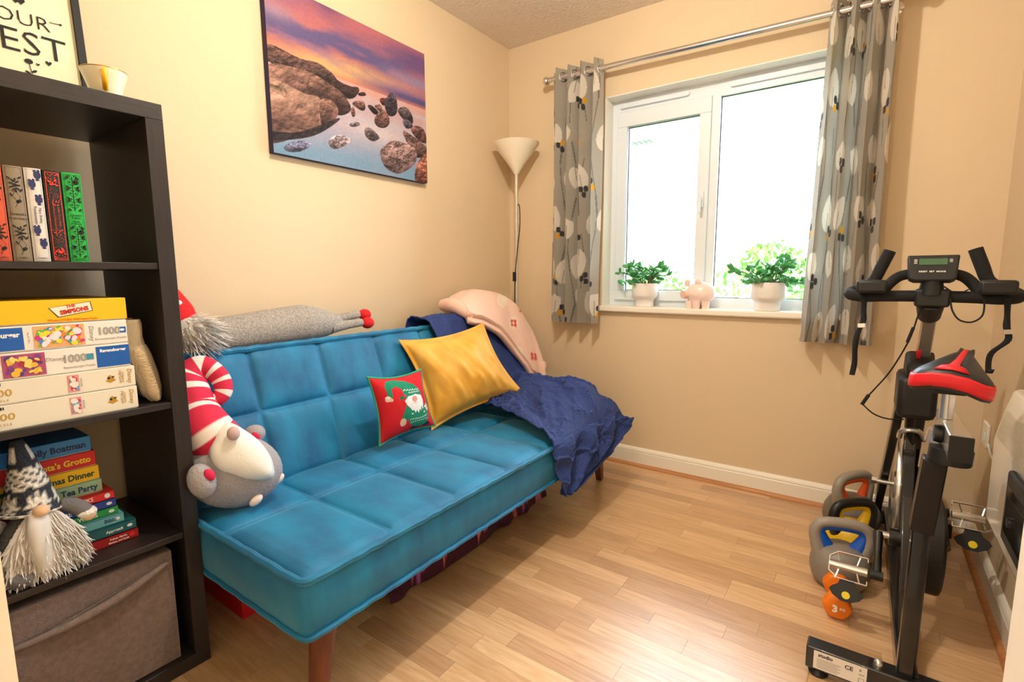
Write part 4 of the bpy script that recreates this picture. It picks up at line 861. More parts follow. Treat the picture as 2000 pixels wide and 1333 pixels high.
# candy-striped gnome
M_gp = mat('grey_plush', (158, 154, 158), .85, bump=(120, .4)); M_flc = mat('white_plush', (246, 243, 236), .95, bump=(400, .35)); M_pk = mat('raspberry_felt', (206, 30, 78), .85)
gc = at(458, 918, 0, .408)
t = thing('candy_cane_gnome', (gc.x, gc.y, SEAT), 'grey gnome plush with pink striped candy cane hat on the sofa', 'plush toy')
vd = (CAM-gc).normalized(); rt_ = Vector((0, 0, 1)).cross(vd).normalized(); up_ = vd.cross(rt_)
B3 = Matrix((rt_, up_, vd)).transposed()
def gp(px, py, off=0): p = pxp(px, py, gc); return p+(CAM-p).normalized()*off
b = MB(); b.ell(gc, (.128, .106, .080), B3 @ Matrix.Rotation(-.25, 3, 'Z'), 32, 22, fn=lambda d: 1-.06*max(0, d.y)); b.v = [(x, y, max(z, SEAT+.012)) for x, y, z in b.v]; body = b.build('body', M_gp, t)
hpts = catmull([gp(428, 868, .0), gp(400, 838, .01), gp(381, 805, -.03), gp(371, 770, -.035), gp(371, 737, -.045), gp(390, 717, -.045), gp(414, 724, -.045), gp(432, 743, -.045), gp(436, 765, -.045), gp(423, 780, -.045), gp(407, 772, -.045)], 20)
b = MB(); seg = 24; b.tube(hpts, [.070, .068, .062, .054, .044, .034, .029, .027, .025, .021, .012], seg)
L_ = [0]
for i in range(1, len(hpts)): L_.append(L_[-1]+(hpts[i]-hpts[i-1]).length)
cols = np.empty((len(b.v), 3))
for i in range(len(hpts)):
    per = .052 if L_[i] < .24 else .036
    for k in range(seg):
        f = (L_[i]/per) % 1; cols[i*seg+k] = LC(238, 228, 222) if f > .66 else LC(204, 34, 70)
b.build('hat', mat('striped_felt', attr=True, rough=.85), t, cols=cols, sharp=180)
def dome(name, outline, base_off, h, m, parent, n=9):
    b = MB()
    O = catmull([(p[0], p[1], 0) for p in outline], 4, True); cx = sum(p.x for p in O)/len(O); cy = sum(p.y for p in O)/len(O); P = []
    for i in range(n):
        f = 1-i/(n-1); P.append([gp(cx+(p.x-cx)*f, cy+(p.y-cy)*f, base_off+h*math.sqrt(max(0, 1-f**2.2))) for p in O])
    k = len(O); v = [tuple(p) for r_ in P for p in r_]
    b.add(v, [(i*k+j, i*k+(j+1) % k, (i+1)*k+(j+1) % k, (i+1)*k+j) for i in range(n-1) for j in range(k)]); return b.build(name, m, parent, sharp=180, solid=.004)
cvt = lambda L: [(345+x*.2477, 690+y*.2477) for x, y in L]
brd = dome('beard', cvt([(330, 600), (420, 555), (530, 610), (640, 690), (720, 790), (757, 880), (750, 985), (575, 1005), (420, 960), (330, 930), (270, 850), (255, 770), (290, 680)]), .062, .040, M_flc, t)
MB().ell(gp(345+448*.2477, 690+635*.2477, .112), (.016, .019, .016), B3).build('nose', mat('nose_felt', (196, 168, 164), .85), t)
for (px, py, rx, ry, ro, o_, qx, qy) in ((394, 940, .033, .047, .25, .092, 409, 928), (496, 849, .032, .028, .3, -.015, 498, 852)):
    f = MB().ell(gp(px, py, o_), (rx, ry, .034), B3 @ Matrix.Rotation(ro, 3, 'Z')).build('paw', M_gp, t); MB().ell(gp(qx, qy, o_+.026), (.0125, .017, .010), B3 @ Matrix.Rotation(.5, 3, 'Z')).build('pad', M_pk, f)
for px, py in ((543, 936), (500, 978)): MB().ell(gp(px, py, .045 if px < 520 else .01), (.02, .012, .012), B3 @ Matrix.Rotation(.6, 3, 'Z')).build('patch', mat('pale_patch', (232, 214, 206), .9), t)
# long gnome lying along the top of the sofa back
def ln(px, py, X): return at(px, py, 0, X)
g0 = ln(470, 650, .115)
t = thing('draught_excluder_gnome', (.12, -1.6, .83), 'long grey tweed gnome lying along the sofa back', 'plush toy')
M_tw = mat('grey_tweed', (176, 170, 162), .95, noise=(140, (140, 134, 128)), bump=(200, .5)); M_rf = mat('red_felt', (206, 16, 24), .85)
MB().tube(catmull([ln(385, 655, .125), ln(430, 655, .125), ln(520, 642, .12), ln(590, 632, .115), ln(635, 632, .11), ln(668, 634, .11)], 8), [.045, .058, .066, .070, .052, .018], 22).build('body', M_tw, t)
for a_, b_, c_ in (((640, 628), (665, 622), (700, 614)), ((645, 640), (680, 634), (706, 630))):
    leg = MB().tube(catmull([ln(*a_, .10 if c_[1] < 620 else .135), ln(*b_, .10 if c_[1] < 620 else .135), ln(*c_, .10 if c_[1] < 620 else .135)], 4), [.026, .018, .016], 12).build('leg', M_tw, t)
    e = ln(c_[0]+12, c_[1]+1, .10 if c_[1] < 620 else .135); MB().ell(e, (.022, .03, .024)).build('shoe', M_rf, leg)
hc = ln(374, 650, .165)
b = MB(); b.ell(hc, (.05, .056, .05)); bd_ = b.build('beard', M_fur, t)
def rt2(r):
    d = Vector(r.normal(size=3)); d.x = abs(d.x); d.normalize(); return hc+Vector((d.x*.042, d.y*.046, d.z*.046)), (d.x*.6+.1, d.y*.6+.55, d.z*.6-.35), .04+.02*r.random()
strands('beard_hair', M_fur, bd_, 480, rt2, (0, 0, -.2), 6, .003)
hat = MB().tube(catmull([ln(352, 632, .13), ln(344, 606, .12), ln(330, 575, .11), ln(310, 540, .10)], 6), [.052, .046, .03, .006], 20).build('hat', M_rf, t)
M_wf = mat('white_felt', (244, 240, 236), .9)
for px, py, k in ((360, 607, .0), (350, 592, 0), (363, 620, 0), (346, 618, 0)): p = ln(px, py, .155); MB().ell(p, (.006, .008, .008)).build('dot', M_wf, hat)
# navy throw over the far end
M_navy = mat('navy_fleece', attr=True, rough=.75, sheen=.25, sheent=(140, 160, 220), bump=(300, .2))
def throw(prof, ylo, yhi, n=150, m_=70, seed=1, amp=.012):
    """profile of (x, z) from behind the back, over it, along the seat and down the front; y limits per profile point"""
    K = len(prof); s = np.linspace(0, K-1, n); pr = np.array([list(p) for p in catmull([(p[0], p[1], 0) for p in prof], max(1, n//K))])[:, :2]
    idx = np.linspace(0, len(pr)-1, n); X = np.interp(idx, range(len(pr)), pr[:, 0]); Z = np.interp(idx, range(len(pr)), pr[:, 1])
    lo = np.interp(s, range(K), ylo); hi = np.interp(s, range(K), yhi); T = np.linspace(0, 1, m_)
    Y = lo[:, None]+(hi-lo)[:, None]*T[None]; XX = np.repeat(X[:, None], m_, 1); ZZ = np.repeat(Z[:, None], m_, 1)
    return XX, Y, ZZ, s[:, None]+0*T[None], T[None]+0*s[:, None]
prof = [(.075, .74), (.085, .835), (.15, .862), (.215, .84), (.27, .70), (.325, .55), (.40, .475), (.52, .47), (.66, .465), (.80, .45), (.895, .425), (.925, .395), (.93, .32), (.932, .25), (.932, .20)]
ylo = [-.98, -.97, -.96, -.95, -.93, -.88, -.84, -.86, -.90, -.96, -1.0, -1.01, -1.0, -.99, -.97]
yhi = [-.345, -.345, -.345, -.345, -.345, -.335, -.33, -.325, -.322, -.32, -.32, -.32, -.34, -.56, -.90]
XX, YY, ZZ, S_, T_ = throw(prof, ylo, yhi, 460, 250)
w_ = fbm(S_*.9+T_*3, T_*5+S_*.3, 8)-.5; seatm = np.clip((S_-5)/1.5, 0, 1)*np.clip((10.5-S_)/1.5, 0, 1); frm = np.clip((S_-10.5)/1, 0, 1)
ZZ = ZZ+seatm*(.085*np.sin(PI*np.clip(T_, 0, 1)**1.7)+.045*w_)+.012*w_; XX = XX+frm*(.022*np.sin(T_*22+S_)+.03*w_)+(S_ < 6)*.022*(w_+.5)
ZZ = ZZ+.010*np.sin(T_*26+S_*1.5)*np.exp(-T_*6)*(S_ < 11)
rd = np.abs(fbm(S_*.8+T_*2.5, T_*4.5-S_*.35, 23, 4)-.5); ZZ = ZZ+.020*np.exp(-rd/.05)*(.4+.6*seatm); XX = XX+frm*.016*np.exp(-rd/.06)
hb = np.abs(((S_*.085/.034) % 1)-.5)*2; her = np.sin(2*PI*(T_*.62/.0125+hb*1.6)); ZZ = ZZ+.0011*her; XX = XX+.0008*her*((S_ < 6)+frm)
nav = np.clip(.5+.5*her, 0, 1)[..., None]*LC(34, 62, 132)+(1-np.clip(.5+.5*her, 0, 1)[..., None])*LC(12, 28, 76); nav = nav*(.8+.5*fbm(S_*1.3, T_*6, 33))[..., None]
far = np.clip((T_-.88)/.12, 0, 1)*np.clip((S_-5)/2, 0, 1); YY = YY+far*.022; ZZ = ZZ-far**1.5*(.06+.09*np.clip((S_-6)/5, 0, 1))*(1-frm)
o = MB().grid(np.stack([XX, YY, ZZ], -1)).build('navy_throw', M_navy, sharp=180, solid=.005, cols=nav.reshape(-1, 3)); tag(o, 'navy blue fleece throw draped over the far end of the sofa', 'blanket')
# folded pink blanket on top
cl = catmull([(.17, -.69, .915), (.17, -.60, .955), (.175, -.48, .955), (.19, -.36, .93), (.21, -.26, .86), (.222, -.21, .77), (.228, -.20, .68), (.23, -.20, .61)], 8)
n = len(cl); m_ = 44; P = np.zeros((n, m_, 3)); r = np.linspace(-1, 1, m_)
wf = lerpl([.10, .12, .13, .15, .16, .16, .155, .15], n); wb_ = lerpl([.09, .10, .11, .12, .12, .12, .12, .12], n)
for i, c in enumerate(cl):
    for j, a in enumerate(r):
        if a < 0: x = c.x+a*wb_[i]; z = c.z-.02*a*a
        else: x = c.x+a*wf[i]; z = c.z-a**1.9*np.interp(i/n, [0, .25, .5, .7, 1], [.05, .17, .36, .32, .03])
        y = c.y-.05*max(a, 0)*(1-i/n)
        P[i, j] = (x+.006*math.sin(i*.5), y, z)
uu, vv_ = np.meshgrid(np.linspace(0, 1, m_), np.linspace(0, 1, n)); P[..., 2] += .012*(fbm(uu*5, vv_*5, 14)-.5); P[..., 0] += .02*(fbm(uu*4, vv_*6, 19)-.5)
fine = 3
def up2(A, k):
    ni, nj = A.shape[:2]; ii = np.linspace(0, ni-1, ni*k); jj = np.linspace(0, nj-1, nj*k); i0 = np.minimum(ii.astype(int), ni-2); j0 = np.minimum(jj.astype(int), nj-2); fi = (ii-i0)[:, None, None]; fj = (jj-j0)[None, :, None]
    g = lambda a, b: A[i0+a][:, j0+b]
    return (g(0, 0)*(1-fi)+g(1, 0)*fi)*(1-fj)+(g(0, 1)*(1-fi)+g(1, 1)*fi)*fj
P = up2(P, fine); uu, vv_ = np.meshgrid(np.linspace(0, 1, P.shape[1]), np.linspace(0, 1, P.shape[0]))
C = np.empty(P.shape); C[:] = LC(244, 206, 190)
def sp(px, py, kind):
    d = np.array([list(p) for p in P.reshape(-1, 3)]) if False else None
    pr = P-np.array(CAM); zc = pr @ np.array(cf); X = 1000+FPX*(pr @ np.array(cr))/zc; Yq = 666.5-FPX*(pr @ np.array(cu))/zc
    front = uu > .42
    if kind == 0: C[(np.hypot((X-px)/10, (Yq-py)/12) < 1) & front] = LC(246, 226, 204)
    else:
        for dx, dy in ((-3.5, -4), (3, -3), (-3, 3.5), (3.5, 4)): C[(np.hypot((X-px-dx)/3, (Yq-py-dy)/3.4) < 1) & front] = LC(206, 50, 48)
for px, py in ((975, 592), (1020, 590), (996, 633), (1048, 628), (1052, 665), (1005, 690), (1060, 645)): sp(px, py, 0)
for px, py in ((1014, 607), (997, 634), (1049, 628), (1036, 698)): sp(px, py, 1)
t = thing('pink_blanket', (.19, -.4, .83), 'folded pale pink blanket with red motifs on the sofa back corner', 'blanket')
M_pb = mat('pink_fleece', attr=True, rough=.95, bump=(160, .4), sheen=.3)
MB().grid(P).build('top_layer', M_pb, t, sharp=180, solid=.045, cols=C.reshape(-1, 3))
cl2 = [Vector((c.x-.01, c.y+.005-.02*(i/n), c.z-.035-.01*(i/n))) for i, c in enumerate(cl)]
P2 = P.copy(); P2[..., 2] -= .034; P2[..., 0] = .18+(P2[..., 0]-.18)*1.04; C2 = np.empty(P2.shape); C2[:] = LC(242, 202, 186)
MB().grid(P2[:int(len(P2)*.8)]).build('under_layer', M_pb, t, sharp=180, solid=.026, cols=C2[:int(len(P2)*.8)].reshape(-1, 3))
MB().tube(catmull([(.075, -.70, .905), (.15, -.712, .91), (.23, -.715, .885), (.275, -.70, .85)], 5), [.03, .036, .034, .024], 14).build('rolled_edge', mat('pink_fleece_plain', (244, 204, 188), .95, bump=(160, .4)), t)
# ================================================================== exercise bike
M_fr = mat('black_frame_paint', (11, 12, 18), .28, coat=.5); M_pl = mat('black_plastic', (15, 16, 19), .5); M_foam = mat('black_foam', (13, 14, 18), .85); M_saddle = mat('saddle_black', (30, 30, 34), .45); M_sred = mat('saddle_red', (214, 24, 38), .45)
M_ch2 = mat('chrome_soft', (214, 212, 210), .26, .9); M_str = mat('black_webbing', (18, 18, 20), .9); M_brn = mat('dark_metal', (34, 28, 27), .38, .4)
bike = thing('exercise_bike', (2.0, -.62, 0), 'black exercise bike with red saddle beside the right wall', 'exercise bike')
def part(name, m, b, sharp=40, bevel=0, par=None): return b.build(name, m, par or bike, sharp=sharp, bevel=bevel)
for nm, yy, x0, x1 in (('rear_stabiliser', -1.15, 1.79, 2.20), ('front_stabiliser', -.085, 1.80, 2.19)):
    s_ = part(nm, M_fr, MB().box(x0, x1, yy-.025, yy+.025, .022, .082), 30, .004)
    for x in (x0+.03, x1-.03): part('foot', M_pl, MB().lathe([(.022, 0), (.024, .006), (.018, .014), (.01, .023)], (x, yy, 0), 16), par=s_)
    for x in ((1.945, 2.075) if yy < -.5 else (1.95, 2.05)): part('bolt', M_ch2, MB().lathe([(.011, 0), (.011, .006), (.009, .012), (.004, .016)], (x, yy, .081), 12), par=s_)
    if yy < -.5:
        M = basis((x0+.018, yy-.0256, .028), (1, 0, 0), (0, 0, 1)); F = Flat(M); F.rect(0, .115, .0, .050); F.build('sticker', mat('sticker_white', (236, 232, 228), .5), s_)
        M2 = M @ Matrix.Translation((0, 0, .0003)); text('studio', M_dkp, fly(M2, .026, .040), .013, s_, bold=.0004); text('CE', M_dkp, fly(M2, .077, .034), .015, s_, bold=.0003)
        F = Flat(M2)
        for k in range(6): F.rect(.008, .060-.006*(k % 2), .028-k*.0045, .0294-k*.0045)
        F.rect(.098, .110, .026, .0285); F.frame(.098, .110, .006, .018, .0012); F.rect(.099, .103, .036, .042); F.build('small_print', mat('faint_print', (150, 146, 146), .6), s_)
part('base_beam', M_fr, MB().bar((2.003, -1.15, .062), (1.992, -.08, .062), .042, .05), 30, .004)
part('brace', M_fr, MB().bar((2.003, -.98, .085), (2.0, -.55, .50), .026, .03), 30, .003)
part('seat_tube_lower', M_fr, MB().bar((1.998, -1.14, .07), (2.002, -1.12, .46), .036, .036, (0, 1, 0)), 30, .005)
st = part('seat_tube', M_brn, MB().bar((2.002, -1.12, .445), (2.014, -1.112, .625), .046, .05, (0, 1, 0)), 30, .004)
part('collar', M_pl, MB().tube([(2.036, -1.14, .630), (2.038, -1.14, .662)], .040, 20), par=st)
part('slider_clamp', M_ch2, MB().tube([(2.015, -1.10, .66), (2.02, -1.10, .69)], .024, 16), par=st)
sl = part('seat_slider', M_ch2, MB().box(2.022, 2.060, -1.235, -.96, .662, .714), 30, .003); part('slider_cap', M_pl, MB().box(2.021, 2.061, -1.242, -1.233, .661, .715), 30, par=sl); part('slider_knob', M_pl, MB().lathe([(.020, 0), (.021, .004), (.019, .016)], basis((2.021, -1.13, .69), (0, 1, 0), (0, 0, 1), (-1, 0, 0)), 14), par=sl)
sp_ = part('seat_post', M_ch2, MB().tube([(2.03, -1.07, .715), (2.03, -1.07, .785)], .0135, 16)); part('seat_clamp', M_pl, MB().box(2.0, 2.06, -1.09, -1.05, .775, .808).cyl((1.992, -1.07, .79), (2.068, -1.07, .79), .012), 30, .003, par=sp_)
# saddle: grid over the outline, wide at the back and narrow at the nose
def saddle():
    sc = Vector((2.018, -1.195, .850)); R = Matrix.Translation(sc) @ Matrix.Rotation(math.radians(-12), 4, 'Z') @ Matrix.Rotation(math.radians(5), 4, 'Y') @ Matrix.Rotation(math.radians(5), 4, 'X')
    n = 26; half = []
    for i in range(n+1):
        f = i/n; w = .072*min(1, .80+f*2.2)*(1 if f < .12 else 1-.80*min(1, (f-.12)/.62)**.8 if f < .74 else .20)
        if f > .94: w *= math.sqrt(max(.02, 1-((f-.94)/.06)**2*.95))
        half.append((w, f*.25))
    O = [(0, -.008)]+[(w*(.5 if i == 0 else 1)*1, y) for i, (w, y) in [(0, (.072*.85, -.004))]]+half[0:]+[(0, .252)]
    O = O+[(-x, y) for x, y in O[-2:0:-1]]
    k = len(O)
    def zz(X, Y, z): return z+.010*(Y/.25)-.022*(X/.072)**2
    def ringp(s_, z, out=0): return [tuple(R @ Vector((x*s_*(1+out), .09+(y-.09)*s_*(1+out), zz(x*s_, .09+(y-.09)*s_, z)-.010*(math.exp(-(x*s_/.009)**2)*min(1, max(0, (.09+(y-.09)*s_-.02)/.03)) if z > -.012 else 0)))) for x, y in O]
    L = [(.02, .004), (.18, .004), (.40, .004), (.62, .003), (.82, 0), (.93, -.004), (.985, -.010), (1.0, -.015), (1.0, -.040), (.97, -.046), (.80, -.044), (.4, -.026), (.02, -.026)]
    b = MB()
    for s_, z in L: b.v += ringp(s_, z)
    for i in range(len(L)-1):
        for j in range(k): b.f.append((i*k+j, i*k+(j+1) % k, (i+1)*k+(j+1) % k, (i+1)*k+j))
    sd = b.build('saddle', M_saddle, bike, sharp=60)
    idx = [j for j in range(k) if O[j][1] < .125 and O[j][0] >= 0]; idx2 = [j for j in range(k) if O[j][1] < .125 and O[j][0] < 0]; seq = idx2+idx
    b = MB(); rows = [ringp(.985, -.008, .012), ringp(1.0, -.013, .016), ringp(1.0, -.026, .022), ringp(1.0, -.038, .016)]
    for r_ in rows: b.v += [r_[j] for j in seq]
    q = len(seq)
    for i in range(len(rows)-1):
        for j in range(q-1): b.f.append((i*q+j, i*q+j+1, (i+1)*q+j+1, (i+1)*q+j))
    b.build('rear_band', M_sred, sd, sharp=180, solid=.002)
    b = MB(); pts = [(.002, .03), (.012, .02), (.03, .009), (.10, .0065), (.16, .0055), (.2, .0045)]
    for Y, w in pts:
        for X in (-w, 0, w): b.v.append(tuple(R @ Vector((X, Y, zz(X, Y, .0052)-.008*min(1, max(0, (Y-.02)/.03))-(.006 if Y < .01 else 0)))))
    for i in range(len(pts)-1):
        for j in range(2): b.f.append((i*3+j, i*3+j+1, i*3+j+4, i*3+j+3))
    b.build('centre_strip', M_sred, sd, sharp=180, solid=.002)
    for x in (-.02, .02): MB().tube(catmull([R @ Vector(p) for p in ((x*2, .03, -.045), (x*1.3, .06, -.062), (x, .12, -.062), (x*.5, .2, -.03))], 5), .004, 8).build('rail', M_ch2, sd)
    MB().cyl(R @ Vector((-.03, .10, -.062)), R @ Vector((.03, .10, -.062)), .010).build('clamp_bolt', M_ch2, sd)
saddle()
# bottom bracket, cranks, pedals
part('bottom_bracket', M_fr, MB().cyl((1.962, -.745, .252), (2.05, -.745, .252), .027, seg=20)); part('axle', M_ch2, MB().cyl((1.935, -.745, .252), (2.10, -.745, .252), .010))
def pedal(cx, cy, cz, s, crank_x):
    b = MB(); b.tube(catmull([(crank_x, -.745, .252), (crank_x-.004*s*0, (-.745+cy)/2, (.252+cz)/2), (crank_x, cy, cz)], 5), [.015, .011, .013], 12); c_ = part('crank', M_fr, b)
    part('crank_nut', M_pl, MB().cyl((crank_x-.016, cy, cz), (crank_x+.016, cy, cz), .014), par=c_)
    p_ = bpy.data.objects.new('pedal', None)
    b = MB(); x0, x1 = sorted((crank_x+s*.022, crank_x+s*.118)); b.cyl((x0, cy, cz), (x1-.02*(s > 0), cy, cz), .0125, seg=14); sp2 = part('pedal', M_ch2, b)
    # cage plates, cross struts, reflector flap with yellow badge
    xo, xi = (x0, x1) if s < 0 else (x1, x0)
    cg = MB(); ca, sa = math.cos(.8), math.sin(.8)
    T = lambda x, dy, dz=.004: (x, cy+dy*ca-dz*sa, cz+dy*sa+dz*ca)
    for sy in (-1, 1):
        P = [T(xi, sy*.040), T(xo+(-s)*.022, sy*.040), T(xo, sy*.022)]; UP = (0, -sa, ca)
        for q in zip(P, P[1:]): cg.bar(q[0], q[1], .0022, .009, UP)
        cg.bar(T(xi, sy*.040), T(xi, sy*.028), .0022, .009, UP)
        for x in (x0+.028, x1-.028): cg.bar((x, cy, cz), T(x+.010*(1 if x < (x0+x1)/2 else -1)*-1, sy*.040, .003), .003, .004)
    cg.bar(T(xo, -.022), T(xo, .022), .0022, .009, UP); part('cage', M_ch2, cg, 30, par=sp2)
    xm = (x0+x1)/2; Mf = basis((xm, cy-.030, cz-.028), (1, 0, 0), Vector((0, -.45, -.9)).normalized())
    pl = [(-.018, 0), (-.022, .012), (-.036, .022), (-.043, .032), (-.034, .046), (-.012, .058), (.012, .058), (.034, .046), (.043, .032), (.036, .022), (.022, .012), (.018, 0)]
    fl = part('counterweight', M_pl, MB().prism(pl, -.004, .004, Mf), 30, .001, par=sp2)
    return Mf
M_bdg = mat('yellow_badge', (232, 206, 20), .4)
for cx, cy, cz, s, kx in ((0, -.865, .172, -1, 1.936), (0, -.628, .318, 1, 2.094)):
    Mf = pedal(cx, cy, cz, s, kx); pd = [o for o in bpy.data.objects if o.name.startswith('counterweight')][-1]
    for sg in (1, -1):
        F = Flat(Mf @ Matrix.Translation((0, .040, .0046*sg))); F.disc(0, 0, .0105, 18); F.build('badge', M_bdg, pd.parent)
# flywheel, guard, fork
fw = part('flywheel', M_ch2, MB().lathe([(.012, -.012), (.05, -.010), (.055, -.006), (.175, -.006), (.18, -.012), (.205, -.012), (.207, -.008), (.207, .008), (.205, .012), (.18, .012), (.175, .006), (.055, .006), (.05, .010), (.012, .012)], basis((1.995, -.28, .262), (0, 1, 0), (0, 0, 1)), 56), 30)
part('wheel_axle', M_ch2, MB().cyl((1.925, -.28, .262), (2.06, -.28, .262), .009)); part('axle_nut', M_ch2, MB().cyl((1.918, -.28, .262), (1.935, -.28, .262), .014, seg=6), 20)
P = []
for k in range(17): a = PI/2+PI*k/16; P.append((-.745+.118*math.cos(a), .245+.135*math.sin(a)))
for k in range(17): a = -PI/2+PI*k/16; P.append((-.30+.085*math.cos(a), .262+.085*math.sin(a)))
part('chain_guard', M_pl, MB().prism(P, 2.046, 2.088, basis((0, 0, 0), (0, 1, 0), (0, 0, 1))), 40, .008)
for x, x2 in ((1.948, 1.972), (2.042, 2.03)): part('fork_leg', M_fr, MB().bar((x, -.10, .075), (x2, -.50, .63), .026, .04), 30, .004)
part('head_cover', M_pl, MB().box(1.955, 2.055, -.64, -.44, .60, .735), 30, .018); part('top_cover', M_pl, MB().prism([(-.64, .73), (-.45, .73), (-.50, .80), (-.57, .81), (-.63, .775)], 1.972, 2.042, basis((0, 0, 0), (0, 1, 0), (0, 0, 1))), 40, .010)
part('centre_post', M_brn, MB().bar((2.008, -.60, .50), (2.008, -.60, .62), .034, .03), 30, .003)
part('brake_caliper', M_ch2, MB().tube(catmull([(1.972, -.60, .53), (1.975, -.62, .555), (1.995, -.63, .565), (2.02, -.62, .56), (2.035, -.6, .53)], 4), .008, 8)); part('down_tube', M_fr, MB().bar((2.0, -.55, .6), (2.0, -.75, .26), .03, .035), 30, .003)
part('brake_pad', M_pl, MB().box(1.985, 2.012, -.64, -.56, .462, .50), 30, .004)
# stem and handlebar
part('stem', M_ch2, MB().bar((2.013, -.56, .78), (2.010, -.70, .945), .034, .034), 30, .003); part('stem_sticker', M_sred, MB().bar((2.000, -.5795, .79), (2.000, -.60, .826), .010, .0366), 30)
hy = -.75
part('bar_clamp', M_pl, MB().tube([(2.008, -.70, .925), (2.006, -.735, .975)], [.026, .034], 16).box(1.968, 2.045, -.775, -.72, .962, 1.012), 40, .006)
hbp = [(2.0, hy, .992), (1.90, hy, .990), (1.845, hy-.002, .988), (1.815, hy+.015, .992), (1.812, hy+.045, 1.0), (1.838, hy+.068, 1.012), (1.868, hy+.075, 1.035), (1.884, hy+.08, 1.075), (1.902, hy+.085, 1.125)]
for s in (1, -1):
    q = [(2.0+(p[0]-2.0)*s, p[1], p[2]) for p in hbp]; hb = part('handlebar', M_foam, MB().tube(catmull(q, 6), [.0165, .0165, .0165, .0165, .016, .016, .016, .017, .017], 14))
    part('arch', M_foam, MB().tube(catmull([(2.0-s*.112, hy, .995), (2.0-s*.094, hy+.012, 1.025), (2.0-s*.07, hy+.02, 1.048), (2.0-s*.035, hy+.024, 1.056), (2.0, hy+.025, 1.056)], 5), .0145, 12))
    b = MB(); P = []
    for k in range(11): a = PI*k/10; P.append((.038*math.cos(a), .048*math.sin(a)**.7))
    P += [(-.038, -.012), (.038, -.012)]
    b.prism(P, 0, .038, basis((2.0-s*.136, hy-.045, 1.000), (1, 0, 0), (0, 1, 0))); part('elbow_pad', M_pl, b, 40, .008)
    x = 2.0-s*(.155 if s > 0 else -.16)*1
    x = 1.848 if s > 0 else 2.160
    z1 = .75 if s > 0 else .80; xe = 1.838 if s > 0 else 2.138; yq = hy-.02
    pts = catmull([(x, yq, .99), (x+.002, yq-.006, .945), (x+.003, yq-.01, .915), (x-.008*s, yq-.012, .88), (x-.012*s if s > 0 else x-.022, yq-.012, .84), (xe, yq-.012, .79), (xe-.004*s, yq-.014, z1)], 5)
    b = MB(); U = frames(pts); v = []
    for i, p in enumerate(pts): wv_ = .0075*math.cos(i*.2); d = Vector((.8, .5*math.sin(i*.35), 0)).normalized(); v += [p-d*.0075, p+d*.0075]
    b.add(v, [(2*i, 2*i+1, 2*i+3, 2*i+2) for i in range(len(pts)-1)]); sb_ = b.build('strap', M_str, bike, sharp=180, solid=.0016)
    part('buckle', M_ch2, MB().bar(pts[12]+Vector((-.009, -.003, 0)), pts[12]+Vector((.009, -.003, .002)), .005, .012), 30, par=sb_)
    part('band', M_ch2, MB().bar((2.0-s*.165, hy+.062, 1.022), (2.0-s*.128, hy+.072, 1.034), .02, .006), 30)
# console
CM = basis((2.0, -.772, 1.073), (1, 0, 0), Vector((0, .34, .94)).normalized())
con = part('console', M_pl, MB().prism([(-.052, -.034), (-.040, -.040), (.040, -.040), (.052, -.034), (.0575, .036), (-.0575, .036)], -.022, .004, CM), 30, .004)
bx_ = MB(); bx_.box(-.031, .031, .006, .024, .004, .0055, CM); part('screen', mat('lcd_green', (70, 104, 78), .25), bx_, 30, par=con)
text('RESET  SET  MODE', M_wp, CM @ Matrix.Translation((-.001, -.014, .0046)), .0062, con, bold=.0001, sx=1.15)
F = Flat(CM @ Matrix.Translation((0, 0, .0047)))
for k in range(4): F.rect(-.042, -.035, .010+k*.0036, .0113+k*.0036); 
for k in range(3): F.rect(.035, .042, .014+k*.0036, .0153+k*.0036)
F.build('legend', M_wp, con)
part('console_neck', M_pl, MB().tube([(2.003, -.755, 1.0), (2.002, -.762, 1.04)], [.03, .024], 14))
for P in ([(1.985, -.765, .96), (1.978, -.76, .93), (1.965, -.74, .86), (1.930, -.70, .76), (1.895, -.66, .69), (1.880, -.65, .665)], [(1.867, -.65, .635), (1.90, -.62, .60), (1.94, -.60, .585), (1.98, -.6, .59)], [(2.045, -.77, .985), (2.05, -.785, .955), (2.066, -.79, .93), (2.092, -.79, .925), (2.112, -.79, .945), (2.115, -.77, .985)]):
    part('cable', M_str, MB().tube(catmull(P, 6), .0022, 6))
part('cable_plug', M_pl, MB().tube([(1.8815, -.651, .668), (1.8655, -.648, .633)], .0055, 10)); part('cable_join', M_pl, MB().tube([(1.972, -.75, .90), (1.962, -.735, .855)], .0045, 8))
part('console_wire', M_str, MB().tube(catmull([(2.03, -.75, 1.02), (2.06, -.74, 1.0), (2.085, -.74, 1.012)], 4), .0018, 6))
